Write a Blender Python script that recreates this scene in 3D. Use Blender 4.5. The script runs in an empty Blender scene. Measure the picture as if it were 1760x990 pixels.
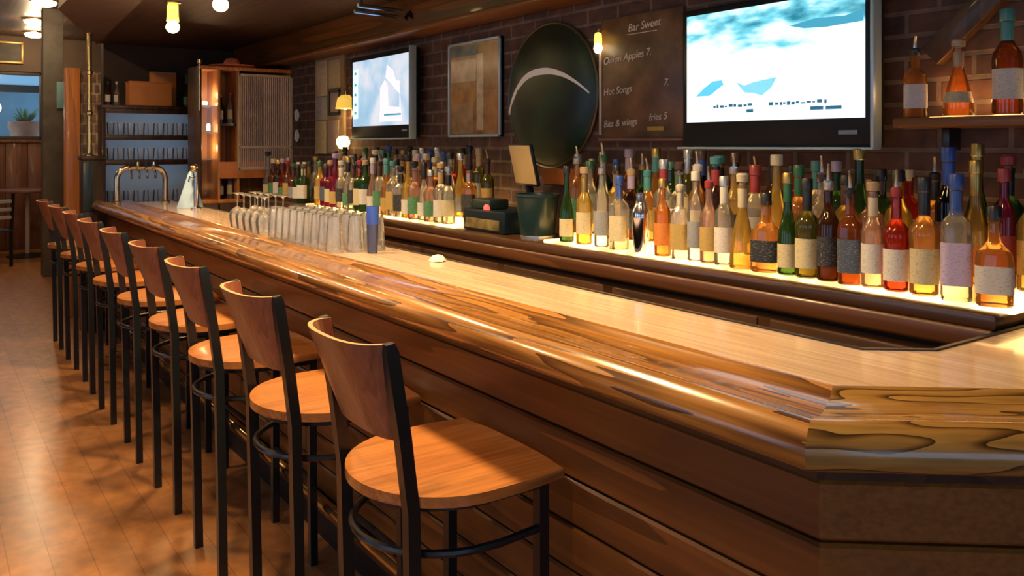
import bpy, bmesh, math, random
from mathutils import Vector, Matrix
R = math.radians
PI = math.pi
rnd = random.Random(7)
SC = bpy.context.scene
COL = SC.collection

# ------------------------------------------------------------------ materials
MATS = {}
def new_mat(name):
    m = bpy.data.materials.new(name)
    m.use_nodes = True
    nt = m.node_tree
    return m, nt, nt.nodes['Principled BSDF']

def L(nt, a, b):
    nt.links.new(a, b)

def plain(name, col, rough=0.5, metal=0.0, spec=0.5, coat=0.0, vary=0.0, vscale=8.0):
    if name in MATS: return MATS[name]
    m, nt, b = new_mat(name)
    b.inputs['Base Color'].default_value = (*col, 1)
    b.inputs['Roughness'].default_value = rough
    b.inputs['Metallic'].default_value = metal
    b.inputs['Specular IOR Level'].default_value = spec
    b.inputs['Coat Weight'].default_value = coat
    b.inputs['Coat Roughness'].default_value = 0.12
    if vary > 0:
        tc = nt.nodes.new('ShaderNodeTexCoord')
        n = nt.nodes.new('ShaderNodeTexNoise'); n.inputs['Scale'].default_value = vscale; n.inputs['Detail'].default_value = 5
        r = nt.nodes.new('ShaderNodeValToRGB')
        r.color_ramp.elements[0].position = .3; r.color_ramp.elements[1].position = .7
        r.color_ramp.elements[0].color = (*[c * (1 - vary) for c in col], 1)
        r.color_ramp.elements[1].color = (*[min(1, c * (1 + vary)) for c in col], 1)
        L(nt, tc.outputs['Object'], n.inputs['Vector']); L(nt, n.outputs['Fac'], r.inputs['Fac']); L(nt, r.outputs['Color'], b.inputs['Base Color'])
    MATS[name] = m
    return m

def emit(name, col, strength):
    if name in MATS: return MATS[name]
    m, nt, b = new_mat(name)
    b.inputs['Base Color'].default_value = (*col, 1)
    b.inputs['Emission Color'].default_value = (*col, 1)
    b.inputs['Emission Strength'].default_value = strength
    MATS[name] = m
    return m

def grain(name, c_dark, c_mid, c_light, along='y', stretch=0.12, scale=9.0, rings=7.0, rough=0.35, coat=0.3, uv=False, bump=0.02, line=0.55, spec=0.5):
    """wood: contour lines of a stretched noise give cathedral grain"""
    if name in MATS: return MATS[name]
    m, nt, b = new_mat(name)
    tc = nt.nodes.new('ShaderNodeTexCoord')
    mp = nt.nodes.new('ShaderNodeMapping')
    s = {'x': (stretch, 1, 1), 'y': (1, stretch, 1), 'z': (1, 1, stretch)}[along]
    mp.inputs['Scale'].default_value = tuple(v * scale for v in s)
    L(nt, tc.outputs['UV' if uv else 'Object'], mp.inputs['Vector'])
    n = nt.nodes.new('ShaderNodeTexNoise'); n.inputs['Scale'].default_value = 1.0; n.inputs['Detail'].default_value = 2.0; n.inputs['Roughness'].default_value = .45
    L(nt, mp.outputs['Vector'], n.inputs['Vector'])
    mul = nt.nodes.new('ShaderNodeMath'); mul.operation = 'MULTIPLY'; mul.inputs[1].default_value = rings
    L(nt, n.outputs['Fac'], mul.inputs[0])
    fr = nt.nodes.new('ShaderNodeMath'); fr.operation = 'FRACT'
    L(nt, mul.outputs[0], fr.inputs[0])
    rp = nt.nodes.new('ShaderNodeValToRGB')
    e = rp.color_ramp.elements
    e[0].position = 0.0; e[0].color = (*c_light, 1)
    e[1].position = 1.0; e[1].color = (*c_dark, 1)
    k = e.new(line); k.color = (*c_mid, 1)
    k = e.new(0.97); k.color = (*c_dark, 1)
    L(nt, fr.outputs[0], rp.inputs['Fac'])
    # fine pores
    mp2 = nt.nodes.new('ShaderNodeMapping')
    mp2.inputs['Scale'].default_value = tuple(v * scale * 9 for v in tuple((x if x == 1 else x * .5) for x in s))
    L(nt, tc.outputs['UV' if uv else 'Object'], mp2.inputs['Vector'])
    n2 = nt.nodes.new('ShaderNodeTexNoise'); n2.inputs['Scale'].default_value = 1.0; n2.inputs['Detail'].default_value = 4.0
    L(nt, mp2.outputs['Vector'], n2.inputs['Vector'])
    mr = nt.nodes.new('ShaderNodeMapRange'); mr.inputs['From Min'].default_value = .3; mr.inputs['From Max'].default_value = .7
    mr.inputs['To Min'].default_value = .72; mr.inputs['To Max'].default_value = 1.12
    L(nt, n2.outputs['Fac'], mr.inputs['Value'])
    mx = nt.nodes.new('ShaderNodeMix'); mx.data_type = 'RGBA'; mx.blend_type = 'MULTIPLY'; mx.inputs['Factor'].default_value = 1
    L(nt, rp.outputs['Color'], mx.inputs['A']); L(nt, mr.outputs['Result'], mx.inputs['B'])
    L(nt, mx.outputs['Result'], b.inputs['Base Color'])
    b.inputs['Roughness'].default_value = rough
    b.inputs['Coat Weight'].default_value = coat
    b.inputs['Coat Roughness'].default_value = .08
    b.inputs['Specular IOR Level'].default_value = spec
    if bump > 0:
        bp = nt.nodes.new('ShaderNodeBump'); bp.inputs['Strength'].default_value = bump * 10; bp.inputs['Distance'].default_value = .002
        L(nt, n2.outputs['Fac'], bp.inputs['Height']); L(nt, bp.outputs['Normal'], b.inputs['Normal'])
    MATS[name] = m
    return m

def bricky(name, c1, c2, mortar, plane='yz', w=.215, h=.075, mort=.009, rough=.8, bump=.6, noise=.5, coat=0.0, offset=.5):
    if name in MATS: return MATS[name]
    m, nt, b = new_mat(name)
    tc = nt.nodes.new('ShaderNodeTexCoord')
    sp = nt.nodes.new('ShaderNodeSeparateXYZ'); cb = nt.nodes.new('ShaderNodeCombineXYZ')
    L(nt, tc.outputs['Object'], sp.inputs[0])
    L(nt, sp.outputs[plane[0].upper()], cb.inputs[0]); L(nt, sp.outputs[plane[1].upper()], cb.inputs[1])
    br = nt.nodes.new('ShaderNodeTexBrick')
    br.inputs['Scale'].default_value = 1.0
    br.inputs['Brick Width'].default_value = w; br.inputs['Row Height'].default_value = h
    br.inputs['Mortar Size'].default_value = mort; br.inputs['Mortar Smooth'].default_value = .3
    br.inputs['Color1'].default_value = (*c1, 1); br.inputs['Color2'].default_value = (*c2, 1); br.inputs['Mortar'].default_value = (*mortar, 1)
    br.offset = offset
    L(nt, cb.outputs[0], br.inputs['Vector'])
    n = nt.nodes.new('ShaderNodeTexNoise'); n.inputs['Scale'].default_value = 14; n.inputs['Detail'].default_value = 6
    L(nt, cb.outputs[0], n.inputs['Vector'])
    mr = nt.nodes.new('ShaderNodeMapRange'); mr.inputs['From Min'].default_value = .25; mr.inputs['From Max'].default_value = .75
    mr.inputs['To Min'].default_value = 1 - noise; mr.inputs['To Max'].default_value = 1 + noise
    L(nt, n.outputs['Fac'], mr.inputs['Value'])
    mx = nt.nodes.new('ShaderNodeMix'); mx.data_type = 'RGBA'; mx.blend_type = 'MULTIPLY'; mx.inputs['Factor'].default_value = 1
    L(nt, br.outputs['Color'], mx.inputs['A']); L(nt, mr.outputs['Result'], mx.inputs['B'])
    L(nt, mx.outputs['Result'], b.inputs['Base Color'])
    b.inputs['Roughness'].default_value = rough
    b.inputs['Coat Weight'].default_value = coat; b.inputs['Coat Roughness'].default_value = .2
    if bump:
        bp = nt.nodes.new('ShaderNodeBump'); bp.inputs['Strength'].default_value = bump; bp.inputs['Distance'].default_value = .006; bp.invert = True
        L(nt, br.outputs['Fac'], bp.inputs['Height']); L(nt, bp.outputs['Normal'], b.inputs['Normal'])
    MATS[name] = m
    return m

def glassy(name, col, body=.35, tint=None, rough=.08):
    """thin bottle glass holding liquid: part clear, part glowing when lit through, glossy skin"""
    if name in MATS: return MATS[name]
    m = bpy.data.materials.new(name); m.use_nodes = True
    nt = m.node_tree; nt.nodes.clear()
    out = nt.nodes.new('ShaderNodeOutputMaterial')
    tr = nt.nodes.new('ShaderNodeBsdfTransparent'); tr.inputs['Color'].default_value = (*(tint or col), 1)
    tl = nt.nodes.new('ShaderNodeBsdfTranslucent'); tl.inputs['Color'].default_value = (*col, 1)
    df = nt.nodes.new('ShaderNodeBsdfDiffuse'); df.inputs['Color'].default_value = (*col, 1)
    a = nt.nodes.new('ShaderNodeMixShader'); a.inputs[0].default_value = .4
    L(nt, tl.outputs[0], a.inputs[1]); L(nt, df.outputs[0], a.inputs[2])
    bmx = nt.nodes.new('ShaderNodeMixShader'); bmx.inputs[0].default_value = body
    L(nt, tr.outputs[0], bmx.inputs[1]); L(nt, a.outputs[0], bmx.inputs[2])
    gl = nt.nodes.new('ShaderNodeBsdfGlossy'); gl.inputs['Roughness'].default_value = rough
    fr = nt.nodes.new('ShaderNodeFresnel'); fr.inputs['IOR'].default_value = 1.45
    c = nt.nodes.new('ShaderNodeMixShader')
    L(nt, fr.outputs[0], c.inputs[0]); L(nt, bmx.outputs[0], c.inputs[1]); L(nt, gl.outputs[0], c.inputs[2])
    L(nt, c.outputs[0], out.inputs['Surface'])
    MATS[name] = m
    return m

BLACK = plain('black_powder_coat', (.010, .012, .014), .32, 0, .5)
BLACKP = plain('black_plastic', (.006, .012, .018), .35, 0, .25)
CHROME = plain('chrome', (.75, .75, .75), .15, 1)
BRASS = plain('brass', (.80, .60, .28), .22, 1)
SILVER = plain('silver_trim', (.42, .56, .68), .35, .4)
SEATW = grain('seat_veneer', (.40, .135, .030), (.46, .165, .038), (.52, .20, .050), 'x', .15, 10, 4, .30, .35, bump=0.0)
BACKW = grain('backrest_veneer', (.26, .085, .042), (.30, .10, .05), (.34, .12, .06), 'z', .15, 10, 4, .34, .3, bump=0.0)
EDGEW = plain('plywood_edge', (.55, .33, .16), .5)
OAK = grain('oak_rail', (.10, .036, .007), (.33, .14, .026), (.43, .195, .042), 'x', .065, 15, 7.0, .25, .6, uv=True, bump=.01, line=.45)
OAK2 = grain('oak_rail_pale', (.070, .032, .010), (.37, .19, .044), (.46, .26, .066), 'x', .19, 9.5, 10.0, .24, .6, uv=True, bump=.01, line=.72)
MAPLE = grain('worktop_maple', (.66, .46, .31), (.70, .50, .35), (.74, .54, .39), 'y', .06, 9, 5, .26, .6, bump=0.0)
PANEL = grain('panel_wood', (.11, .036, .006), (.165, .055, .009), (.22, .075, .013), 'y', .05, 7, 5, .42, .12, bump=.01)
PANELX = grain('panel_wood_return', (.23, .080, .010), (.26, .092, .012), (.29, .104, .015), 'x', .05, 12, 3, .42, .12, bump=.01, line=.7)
BACKB = grain('back_bar_wood', (.06, .020, .006), (.08, .027, .008), (.10, .034, .010), 'y', .05, 7, 5, .4, .2, bump=.01)
DARKW = grain('dark_wood', (.03, .012, .005), (.05, .02, .008), (.07, .028, .011), 'y', .06, 7, 5, .38, .25, bump=.01)
DARKZ = grain('dark_wood_upright', (.03, .012, .005), (.05, .02, .008), (.07, .028, .011), 'z', .06, 7, 5, .45, .1, bump=.01)
ORANGEW = grain('orange_wood_upright', (.46, .155, .03), (.56, .20, .045), (.64, .25, .06), 'z', .08, 8, 4, .4, .15, bump=.01)
CEILW = grain('ceiling_boards', (.045, .024, .016), (.065, .036, .024), (.09, .05, .034), 'y', .04, 6, 6, .5, .1, bump=.01)
BRICK = bricky('dark_brick', (.10, .040, .026), (.06, .032, .028), (.13, .090, .075))
FLOOR = bricky('plank_floor', (.50, .215, .070), (.42, .175, .056), (.30, .12, .04), 'yx', 1.2, .13, .0025, .36, .05, .28, coat=.35)
BRKFACE = plain('under_counter', (.02, .012, .008), .6)

# ------------------------------------------------------------------ mesh builder
class MB:
    def __init__(s): s.bm = bmesh.new(); s.uv = None
    def box(s, c, d, rot=None, bev=0.0, seg=2, taper=None):
        x, y, z = d[0] / 2, d[1] / 2, d[2] / 2
        M = Matrix.Translation(Vector(c)) @ (rot.to_4x4() if rot else Matrix.Identity(4))
        vs = []
        for sx, sy, sz in ((-1,-1,-1),(1,-1,-1),(1,1,-1),(-1,1,-1),(-1,-1,1),(1,-1,1),(1,1,1),(-1,1,1)):
            k = taper if (taper and sz < 0) else 1.0
            vs.append(s.bm.verts.new(M @ Vector((sx*x*k, sy*y*k, sz*z))))
        fs = [s.bm.faces.new([vs[i] for i in f]) for f in ((3,2,1,0),(4,5,6,7),(0,1,5,4),(1,2,6,5),(2,3,7,6),(3,0,4,7))]
        if bev > 0:
            es = list({e for f in fs for e in f.edges})
            bmesh.ops.bevel(s.bm, geom=es, offset=bev, segments=seg, affect='EDGES', profile=.5)
        return s
    def prism(s, poly, z0, z1, M=None, bev=0.0):
        M = M or Matrix.Identity(4)
        a = [s.bm.verts.new(M @ Vector((p[0], p[1], z0))) for p in poly]
        b = [s.bm.verts.new(M @ Vector((p[0], p[1], z1))) for p in poly]
        n = len(poly)
        top = s.bm.faces.new(b); bot = s.bm.faces.new(a[::-1])
        for i in range(n): s.bm.faces.new((a[i], a[(i+1) % n], b[(i+1) % n], b[i]))
        if bev > 0:
            es = list(set(top.edges) | set(bot.edges))
            bmesh.ops.bevel(s.bm, geom=es, offset=bev, segments=2, affect='EDGES', profile=.5)
        return s
    def lathe(s, prof, n=16, c=(0,0,0), M=None, sup=None, arc=None, sx=1.0, sy=1.0):
        """prof: list of (r, z); sup: superellipse power for square bodies; arc=(a0, a1) open sweep"""
        M = M or Matrix.Identity(4); C = Vector(c)
        closed = arc is None
        a0, a1 = arc or (0, 2 * PI)
        k = n if closed else n + 1
        rows = []
        for r, z in prof:
            row = []
            if r < 1e-6:
                v = s.bm.verts.new(M @ (C + Vector((0, 0, z)))); rows.append([v] * k); continue
            for i in range(k):
                a = a0 + (a1 - a0) * i / n
                f = 1.0
                if sup: f = (abs(math.cos(a)) ** sup + abs(math.sin(a)) ** sup) ** (-1 / sup)
                row.append(s.bm.verts.new(M @ (C + Vector((r*f*math.cos(a)*sx, r*f*math.sin(a)*sy, z)))))
            rows.append(row)
        for j in range(len(rows) - 1):
            p, q = rows[j], rows[j+1]
            for i in range(n):
                i2 = (i + 1) % k
                vs = []
                for v in (p[i], p[i2], q[i2], q[i]):
                    if v not in vs: vs.append(v)
                if len(vs) > 2:
                    try: s.bm.faces.new(vs)
                    except ValueError: pass
        return s
    def tube(s, path, r, n=8, caps=True, closed=False, sq=False):
        P = [Vector(p) for p in path]; m = len(P)
        rs = r if isinstance(r, (list, tuple)) else [r] * m
        rings = []; up = None
        for i in range(m):
            if closed: t = P[(i+1) % m] - P[(i-1) % m]
            else: t = P[min(i+1, m-1)] - P[max(i-1, 0)]
            t.normalize()
            if up is None:
                up = Vector((0, 0, 1)) if abs(t.z) < .9 else Vector((1, 0, 0))
            u = (up - t * up.dot(t)); 
            if u.length < 1e-5: u = t.orthogonal()
            u.normalize(); w = t.cross(u); up = u
            ring = []
            for k in range(n):
                a = 2 * PI * (k + (.5 if sq else 0)) / n
                q = rs[i] * (1.4142 if sq else 1)
                ring.append(s.bm.verts.new(P[i] + (u * math.cos(a) + w * math.sin(a)) * q))
            rings.append(ring)
        for i in range(m if closed else m - 1):
            a, b = rings[i], rings[(i+1) % m]
            for k in range(n): s.bm.faces.new((a[k], a[(k+1) % n], b[(k+1) % n], b[k]))
        if caps and not closed:
            s.bm.faces.new(rings[0][::-1]); s.bm.faces.new(rings[-1])
        return s
    def strip(s, path, width, thick):
        """flat bar along a horizontal path: width is upright, thick across"""
        P = [Vector(p) for p in path]; m = len(P); rows = []
        for i in range(m):
            t = P[min(i+1, m-1)] - P[max(i-1, 0)]; t.z = 0; t.normalize(); n = Vector((-t.y, t.x, 0)) * thick / 2; u = Vector((0, 0, width / 2))
            rows.append([s.bm.verts.new(P[i] + a) for a in (n+u, -n+u, -n-u, n-u)])
        for i in range(m - 1):
            for k in range(4): s.bm.faces.new((rows[i][k], rows[i][(k+1) % 4], rows[i+1][(k+1) % 4], rows[i+1][k]))
        s.bm.faces.new(rows[0][::-1]); s.bm.faces.new(rows[-1])
        return s
    def done(s, name, mat, parent=None, loc=None, smooth=35):
        bmesh.ops.recalc_face_normals(s.bm, faces=s.bm.faces[:])
        me = bpy.data.meshes.new(name); s.bm.to_mesh(me); s.bm.free()
        me.materials.append(mat)
        if smooth:
            me.polygons.foreach_set('use_smooth', [True] * len(me.polygons))
            try: me.set_sharp_from_angle(angle=R(smooth))
            except Exception: pass
        o = bpy.data.objects.new(name, me); COL.objects.link(o)
        if parent: o.parent = parent
        if loc: o.location = loc
        return o

def tag(o, label, cat, group=None, kind=None):
    o['label'] = label; o['category'] = cat
    if group: o['group'] = group
    if kind: o['kind'] = kind
    return o
def thing(name, label, cat, loc=(0,0,0), rz=0.0, group=None):
    o = bpy.data.objects.new(name, None); COL.objects.link(o)
    o.empty_display_size = .05
    o.location = loc; o.rotation_euler = (0, 0, rz)
    return tag(o, label, cat, group)
def struct(o, label=None):
    o['kind'] = 'structure'
    if label: o['label'] = label
    return o
def dup(root, loc, label, rz=None):
    r = root.copy(); COL.objects.link(r); r.location = loc; r['label'] = label
    if rz is not None: r.rotation_euler = (0, 0, rz)
    for ch in list(root.children):
        c = ch.copy(); COL.objects.link(c); c.parent = r
        for g in list(ch.children):
            d = g.copy(); COL.objects.link(d); d.parent = c
    return r
def own_mat(o, m):
    o.material_slots[0].link = 'OBJECT'; o.material_slots[0].material = m

def text_mesh(name, body, size, mat, parent, M, depth=.001):
    cu = bpy.data.curves.new(name, 'FONT'); cu.body = body; cu.size = size; cu.extrude = depth; cu.shear = .25
    t = bpy.data.objects.new(name + '_source', cu); COL.objects.link(t)
    bpy.context.view_layer.update()
    me = bpy.data.meshes.new_from_object(t.evaluated_get(bpy.context.evaluated_depsgraph_get()))
    bpy.data.objects.remove(t); bpy.data.curves.remove(cu)
    me.transform(M); me.materials.clear(); me.materials.append(mat); me.name = name
    o = bpy.data.objects.new(name, me); COL.objects.link(o); o.parent = parent
    return o
# matrix that stands XY drawing on a plane facing -x (text reads left to right towards -y)
FACE = Matrix(((0,0,-1,0),(-1,0,0,0),(0,1,0,0),(0,0,0,1)))
ORD = ['first','second','third','fourth','fifth','sixth','seventh','eighth','ninth','tenth','eleventh','twelfth','thirteenth','fourteenth','fifteenth','sixteenth','seventeenth','eighteenth','nineteenth','twentieth','twenty-first','twenty-second','twenty-third','twenty-fourth','twenty-fifth','twenty-sixth','twenty-seventh','twenty-eighth']

# ------------------------------------------------------------------ camera
cam = bpy.data.cameras.new('camera'); co = bpy.data.objects.new('camera', cam); COL.objects.link(co)
co.location = (0, 0, 1.516); co.rotation_euler = (R(90), 0, R(-35.2))
cam.sensor_width = 36; cam.lens = 1442 / 1760 * 36; cam.shift_y = -245 / 1760
cam.clip_start = .05
SC.camera = co

# ------------------------------------------------------------------ room shell
XR, XL, YB, YF, YE, ZC, ZS = 2.65, -3.2, -3.2, 14.1, 8.45, 3.1, 2.45
struct(MB().box(((XL+3.6)/2, (YB+YF)/2, -.05), (3.6-XL, YF-YB, .1)).done('floor', FLOOR), 'orange-brown plank floor')
struct(MB().box(((XL+3.6)/2, (YB+YF)/2, ZC+.05), (3.6-XL, YF-YB, .1)).done('ceiling', CEILW), 'dark board ceiling')
# lowered ceiling over the bar with a diagonal free edge at its far end
sof = [(.75, YB), (XR, YB), (XR, YE), (1.318, YE), (.77, 6.45)]
struct(MB().prism(sof, ZS, ZC).done('ceiling_lowered', CEILW, smooth=0), 'lowered dark board ceiling over the bar')
PLASTER = plain('mauve_plaster', (.15, .115, .115), .7, vary=.1, vscale=3)
struct(MB().prism([(.76, 6.40), (.76, 3.0), (1.158, 5.78), (1.318, 8.44)], ZS-.012, ZS-.002).done('trim_1', PLASTER, smooth=0), 'mauve plaster patch on lowered ceiling')
struct(MB().box((XR+.06, (YB+YE)/2, ZC/2), (.12, YE-YB, ZC)).done('wall_right', BRICK), 'dark brick wall behind the bottles')
ENDW = plain('dark_end_wall', (.035, .022, .016), .7, vary=.3, vscale=5)
struct(MB().box((2.10+.6, YE+.06, ZC/2), (2.65, .12, ZC)).done('wall_end', ENDW), 'dark wall at the end of the bar')
GREYW = plain('grey_brown_plaster', (.11, .075, .055), .8, vary=.2, vscale=2)
# far wall with a window
fw = MB()
wx0, wx1, wz0, wz1 = -.9, 1.49, 1.60, 2.59
fw.box(((XL+wx0)/2, YF+.06, ZC/2), (wx0-XL, .12, ZC)).box(((wx1+3.6)/2, YF+.06, ZC/2), (3.6-wx1, .12, ZC))
fw.box(((wx0+wx1)/2, YF+.06, wz0/2), (wx1-wx0, .12, wz0)).box(((wx0+wx1)/2, YF+.06, (wz1+ZC)/2), (wx1-wx0, .12, ZC-wz1))
struct(fw.done('wall_far', GREYW), 'grey-brown far wall of the dining end')
WAIN = grain('wainscot_wood', (.15, .05, .022), (.19, .066, .03), (.23, .085, .04), 'z', .1, 6, 4, .5, .1, bump=.01)
wn = MB()
for i in range(24): wn.box((XL+.14+i*.28, YF-.015, .78), (.272, .03, 1.56), bev=.006)
wn.box(((XL+3.6)/2, YF-.03, 1.575), (3.6-XL, .06, .045), bev=.008)
struct(wn.done('trim_2', WAIN), 'red-brown wainscot below far window')
# windows behind the camera and on the left: daylight
def window_wall(name, y=None, x=None, span=None, holes=(), z0=.9, z1=2.6, m=GREYW):
    mb = MB(); a = span[0]
    def seg(a0, a1, c0, c1):
        if a1 - a0 < .001: return
        if y is not None: mb.box(((a0+a1)/2, y, (c0+c1)/2), (a1-a0, .12, c1-c0))
        else: mb.box((x, (a0+a1)/2, (c0+c1)/2), (.12, a1-a0, c1-c0))
    for h0, h1 in holes:
        seg(a, h0, 0, ZC); seg(h0, h1, 0, z0); seg(h0, h1, z1, ZC); a = h1
    seg(a, span[1], 0, ZC)
    return struct(mb.done(name, m))
window_wall('wall_front', y=YB-.06, span=(XL, 3.6), holes=[(-2.6, -.9), (-.5, 1.2)])
window_wall('wall_left', x=XL-.06, span=(YB, YF), holes=[(-2.2, -.2), (.8, 2.8), (3.8, 5.8)])
struct(MB().box((3.66, (YE+YF)/2, ZC/2), (.12, YF-YE+.1, ZC)).done('wall_side', GREYW))
struct(MB().box((3.66-.43, -1.6-.8+.8, ZC/2), (.12, .1, ZC)).done('trim_3', GREYW))
struct(MB().box(((XR+3.6)/2, YB-.06, ZC/2), (.95, .12, ZC)).done('trim_4', GREYW))
PANE = glassy('window_glass', (.9, .95, 1), .02, (.92, .96, 1.0))
FRAMEM = plain('window_paint', (.06, .05, .045), .5)
wi = [0]
def window(cx, cy, cz, w, h, axis, nv=2, nh=2):
    wi[0] += 1
    f = MB(); t = .05
    def bar(du, dz, su, sz):
        if axis == 'x': f.box((cx+du, cy, cz+dz), (su, .07, sz), bev=.004)
        else: f.box((cx, cy+du, cz+dz), (.07, su, sz), bev=.004)
    for s_ in (-1, 1):
        bar(s_*(w/2-t/2), 0, t, h); bar(0, s_*(h/2-t/2), w, t)
    for i in range(1, nv): bar(-w/2+w*i/nv, 0, .03, h)
    for i in range(1, nh): bar(0, -h/2+h*i/nh, w, .03)
    o = struct(f.done('window_%d' % wi[0], FRAMEM))
    p = MB().box((cx, cy, cz), (w-.02, .006, h-.02) if axis == 'x' else (.006, w-.02, h-.02)).done('pane', PANE, o, smooth=0)
    return o
window((wx0+wx1)/2, YF+.06, (wz0+wz1)/2, wx1-wx0, wz1-wz0, 'x', 2, 1)
for a, b_ in ((-2.6, -.9), (-.5, 1.2)): window((a+b_)/2, YB-.06, 1.75, b_-a, 1.7, 'x')
for a, b_ in ((-2.2, -.2), (.8, 2.8), (3.8, 5.8)): window(XL-.06, (a+b_)/2, 1.75, b_-a, 1.7, 'y')
# outside the far window: dusk yard wall with an awning
YARD = plain('teal_yard_wall', (.07, .14, .17), .8, vary=.4, vscale=1.5)
tag(MB().box((.6, 17.2, 1.8), (7, .15, 3.6)).done('yard_wall', YARD), 'teal painted yard wall seen through the far window', 'wall')
aw = thing('awning', 'pale blue and black awning above the far window', 'awning', (.5, 15.2, 2.62))
MB().box((0, 0, 0), (3.2, .9, .05), Matrix.Rotation(R(-14), 3, 'X')).done('canopy', plain('awning_blue', (.30, .50, .58), .7), aw)
MB().box((0, .44, -.17), (3.2, .03, .16)).done('valance', BLACK, aw)
for i, (px_, lb) in enumerate(((1.32, 'brown clay planter standing outside the far window'),)):
    pt = thing('planter', lb, 'planter', (px_, 14.75, 0), 0, 'planters outside the far window')
    MB().lathe([(0, 0), (.15, 0), (.21, 1.72), (.24, 1.80), (.24, 1.88), (.21, 1.88), (.20, 1.82), (0, 1.82)], 20).done('pot', plain('clay', (.42, .22, .13), .8, vary=.2), pt)
    lf = MB(); r3 = random.Random(i + 3)
    for k in range(26):
        a, e_ = r3.uniform(0, 2*PI), r3.uniform(.2, 1.1); d = Vector((math.cos(a)*math.cos(e_), math.sin(a)*math.cos(e_), math.sin(e_))); b0 = Vector((0, 0, 1.83))
        w_ = d.cross(Vector((0, 0, 1))).normalized() * .03; t_ = b0 + d * r3.uniform(.2, .42)
        lf.bm.faces.new([lf.bm.verts.new(q) for q in (b0, (b0+t_)/2+w_, t_, (b0+t_)/2-w_)])
    lf.done('leaves', plain('leaf_green', (.10, .20, .08), .6), pt, smooth=0)
gl_ = thing('lamp_globe', 'glowing cream globe lamp on a post outside far window', 'lamp', (.90, 14.9, 0))
MB().lathe([(0, 0), (.09, 0), (.03, .05), (.025, 1.98), (.05, 2.0), (0, 2.0)], 12).done('post', BLACK, gl_)
MB().lathe([(0, 1.98)] + [(.11*math.sin(a), 2.09-.11*math.cos(a)) for a in [PI*i/10 for i in range(1, 10)]] + [(0, 2.2)], 18).done('globe', emit('globe_glow', (1, .85, .5), 3), gl_)
# far picture frame
pf = thing('picture_frame', 'gilt framed dark picture high on far wall above the window', 'picture', (.95, YF-.02, 2.86))
g = MB(); g.box((0, 0, .145), (.56, .04, .035), bev=.008).box((0, 0, -.145), (.56, .04, .035), bev=.008).box((.263, 0, 0), (.035, .04, .3), bev=.008).box((-.263, 0, 0), (.035, .04, .3), bev=.008)
g.done('frame', plain('gilt', (.42, .28, .09), .4, .5), pf)
MB().box((0, .005, 0), (.5, .012, .27)).done('canvas', plain('dark_canvas', (.06, .05, .04), .6, vary=.5, vscale=6), pf)
# grey column in the far room, with a teal notice
struct(MB().box((1.26, 11.1, ZC/2), (.21, .2, ZC), bev=.008).done('trim_5', plain('grey_column', (.10, .085, .07), .7, vary=.25)), 'grey-brown column in far room')
tag(MB().box((1.33, 10.99, 2.10), (.075, .02, .31), bev=.004).done('notice_board', plain('teal_notice', (.16, .32, .36), .6)), 'narrow pale teal notice board hung on grey column', 'notice')
# orange post at the end wall
struct(MB().box((1.10, 8.33, 1.10), (.115, .14, 2.2), bev=.006).done('trim_6', ORANGEW), 'orange wooden post at the end wall')
struct(MB().box((1.25, 8.36, 1.09), (.17, .06, 2.18), bev=.006).done('trim_7', bricky('mottled_column', (.30, .17, .07), (.16, .10, .08), (.42, .33, .24), 'xz', .05, .09, .008, .5, .3, .6)), 'mottled tan upright panel beside orange post')
# wood-clad beam along the top of the brick wall
bmx_ = MB()
bmx_.box((2.575, 3.55, 2.34), (.15, 9.4, .22), bev=.008).box((2.545, 3.55, 2.225), (.21, 9.4, .03), bev=.008)
struct(bmx_.done('trim_8', PANEL), 'wooden beam along the top of the brick wall')

# ------------------------------------------------------------------ the bar
W1, W2 = .27, .625
th = R(51)
D1, D2, D3 = Vector((0, -1)), Vector((math.sin(th), -math.cos(th))), Vector((1, 0))
def norm(d): return Vector((-d.y, d.x))          # towards the barkeeper's side
P = [Vector((1.125, 7.45)), Vector((1.125, .804)), None, Vector((2.645, .372))]
P[2] = P[1] + D2 * ((P[1].y - .372) / math.cos(th))
DIRS = [D1, D2, D3]
def off(i, w):
    """point i of the bar's outline moved w inwards, mitred"""
    if i == 0: return P[0] + norm(D1) * w
    if i == 3: return P[3] + norm(D3) * w
    a, b = norm(DIRS[i-1]), norm(DIRS[i])
    m = (a + b).normalized()
    return P[i] + m * (w / m.dot(a))
bar = thing('bar_counter', 'long angled wooden bar counter with glossy oak arm rail and pale worktop', 'bar counter')
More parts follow.
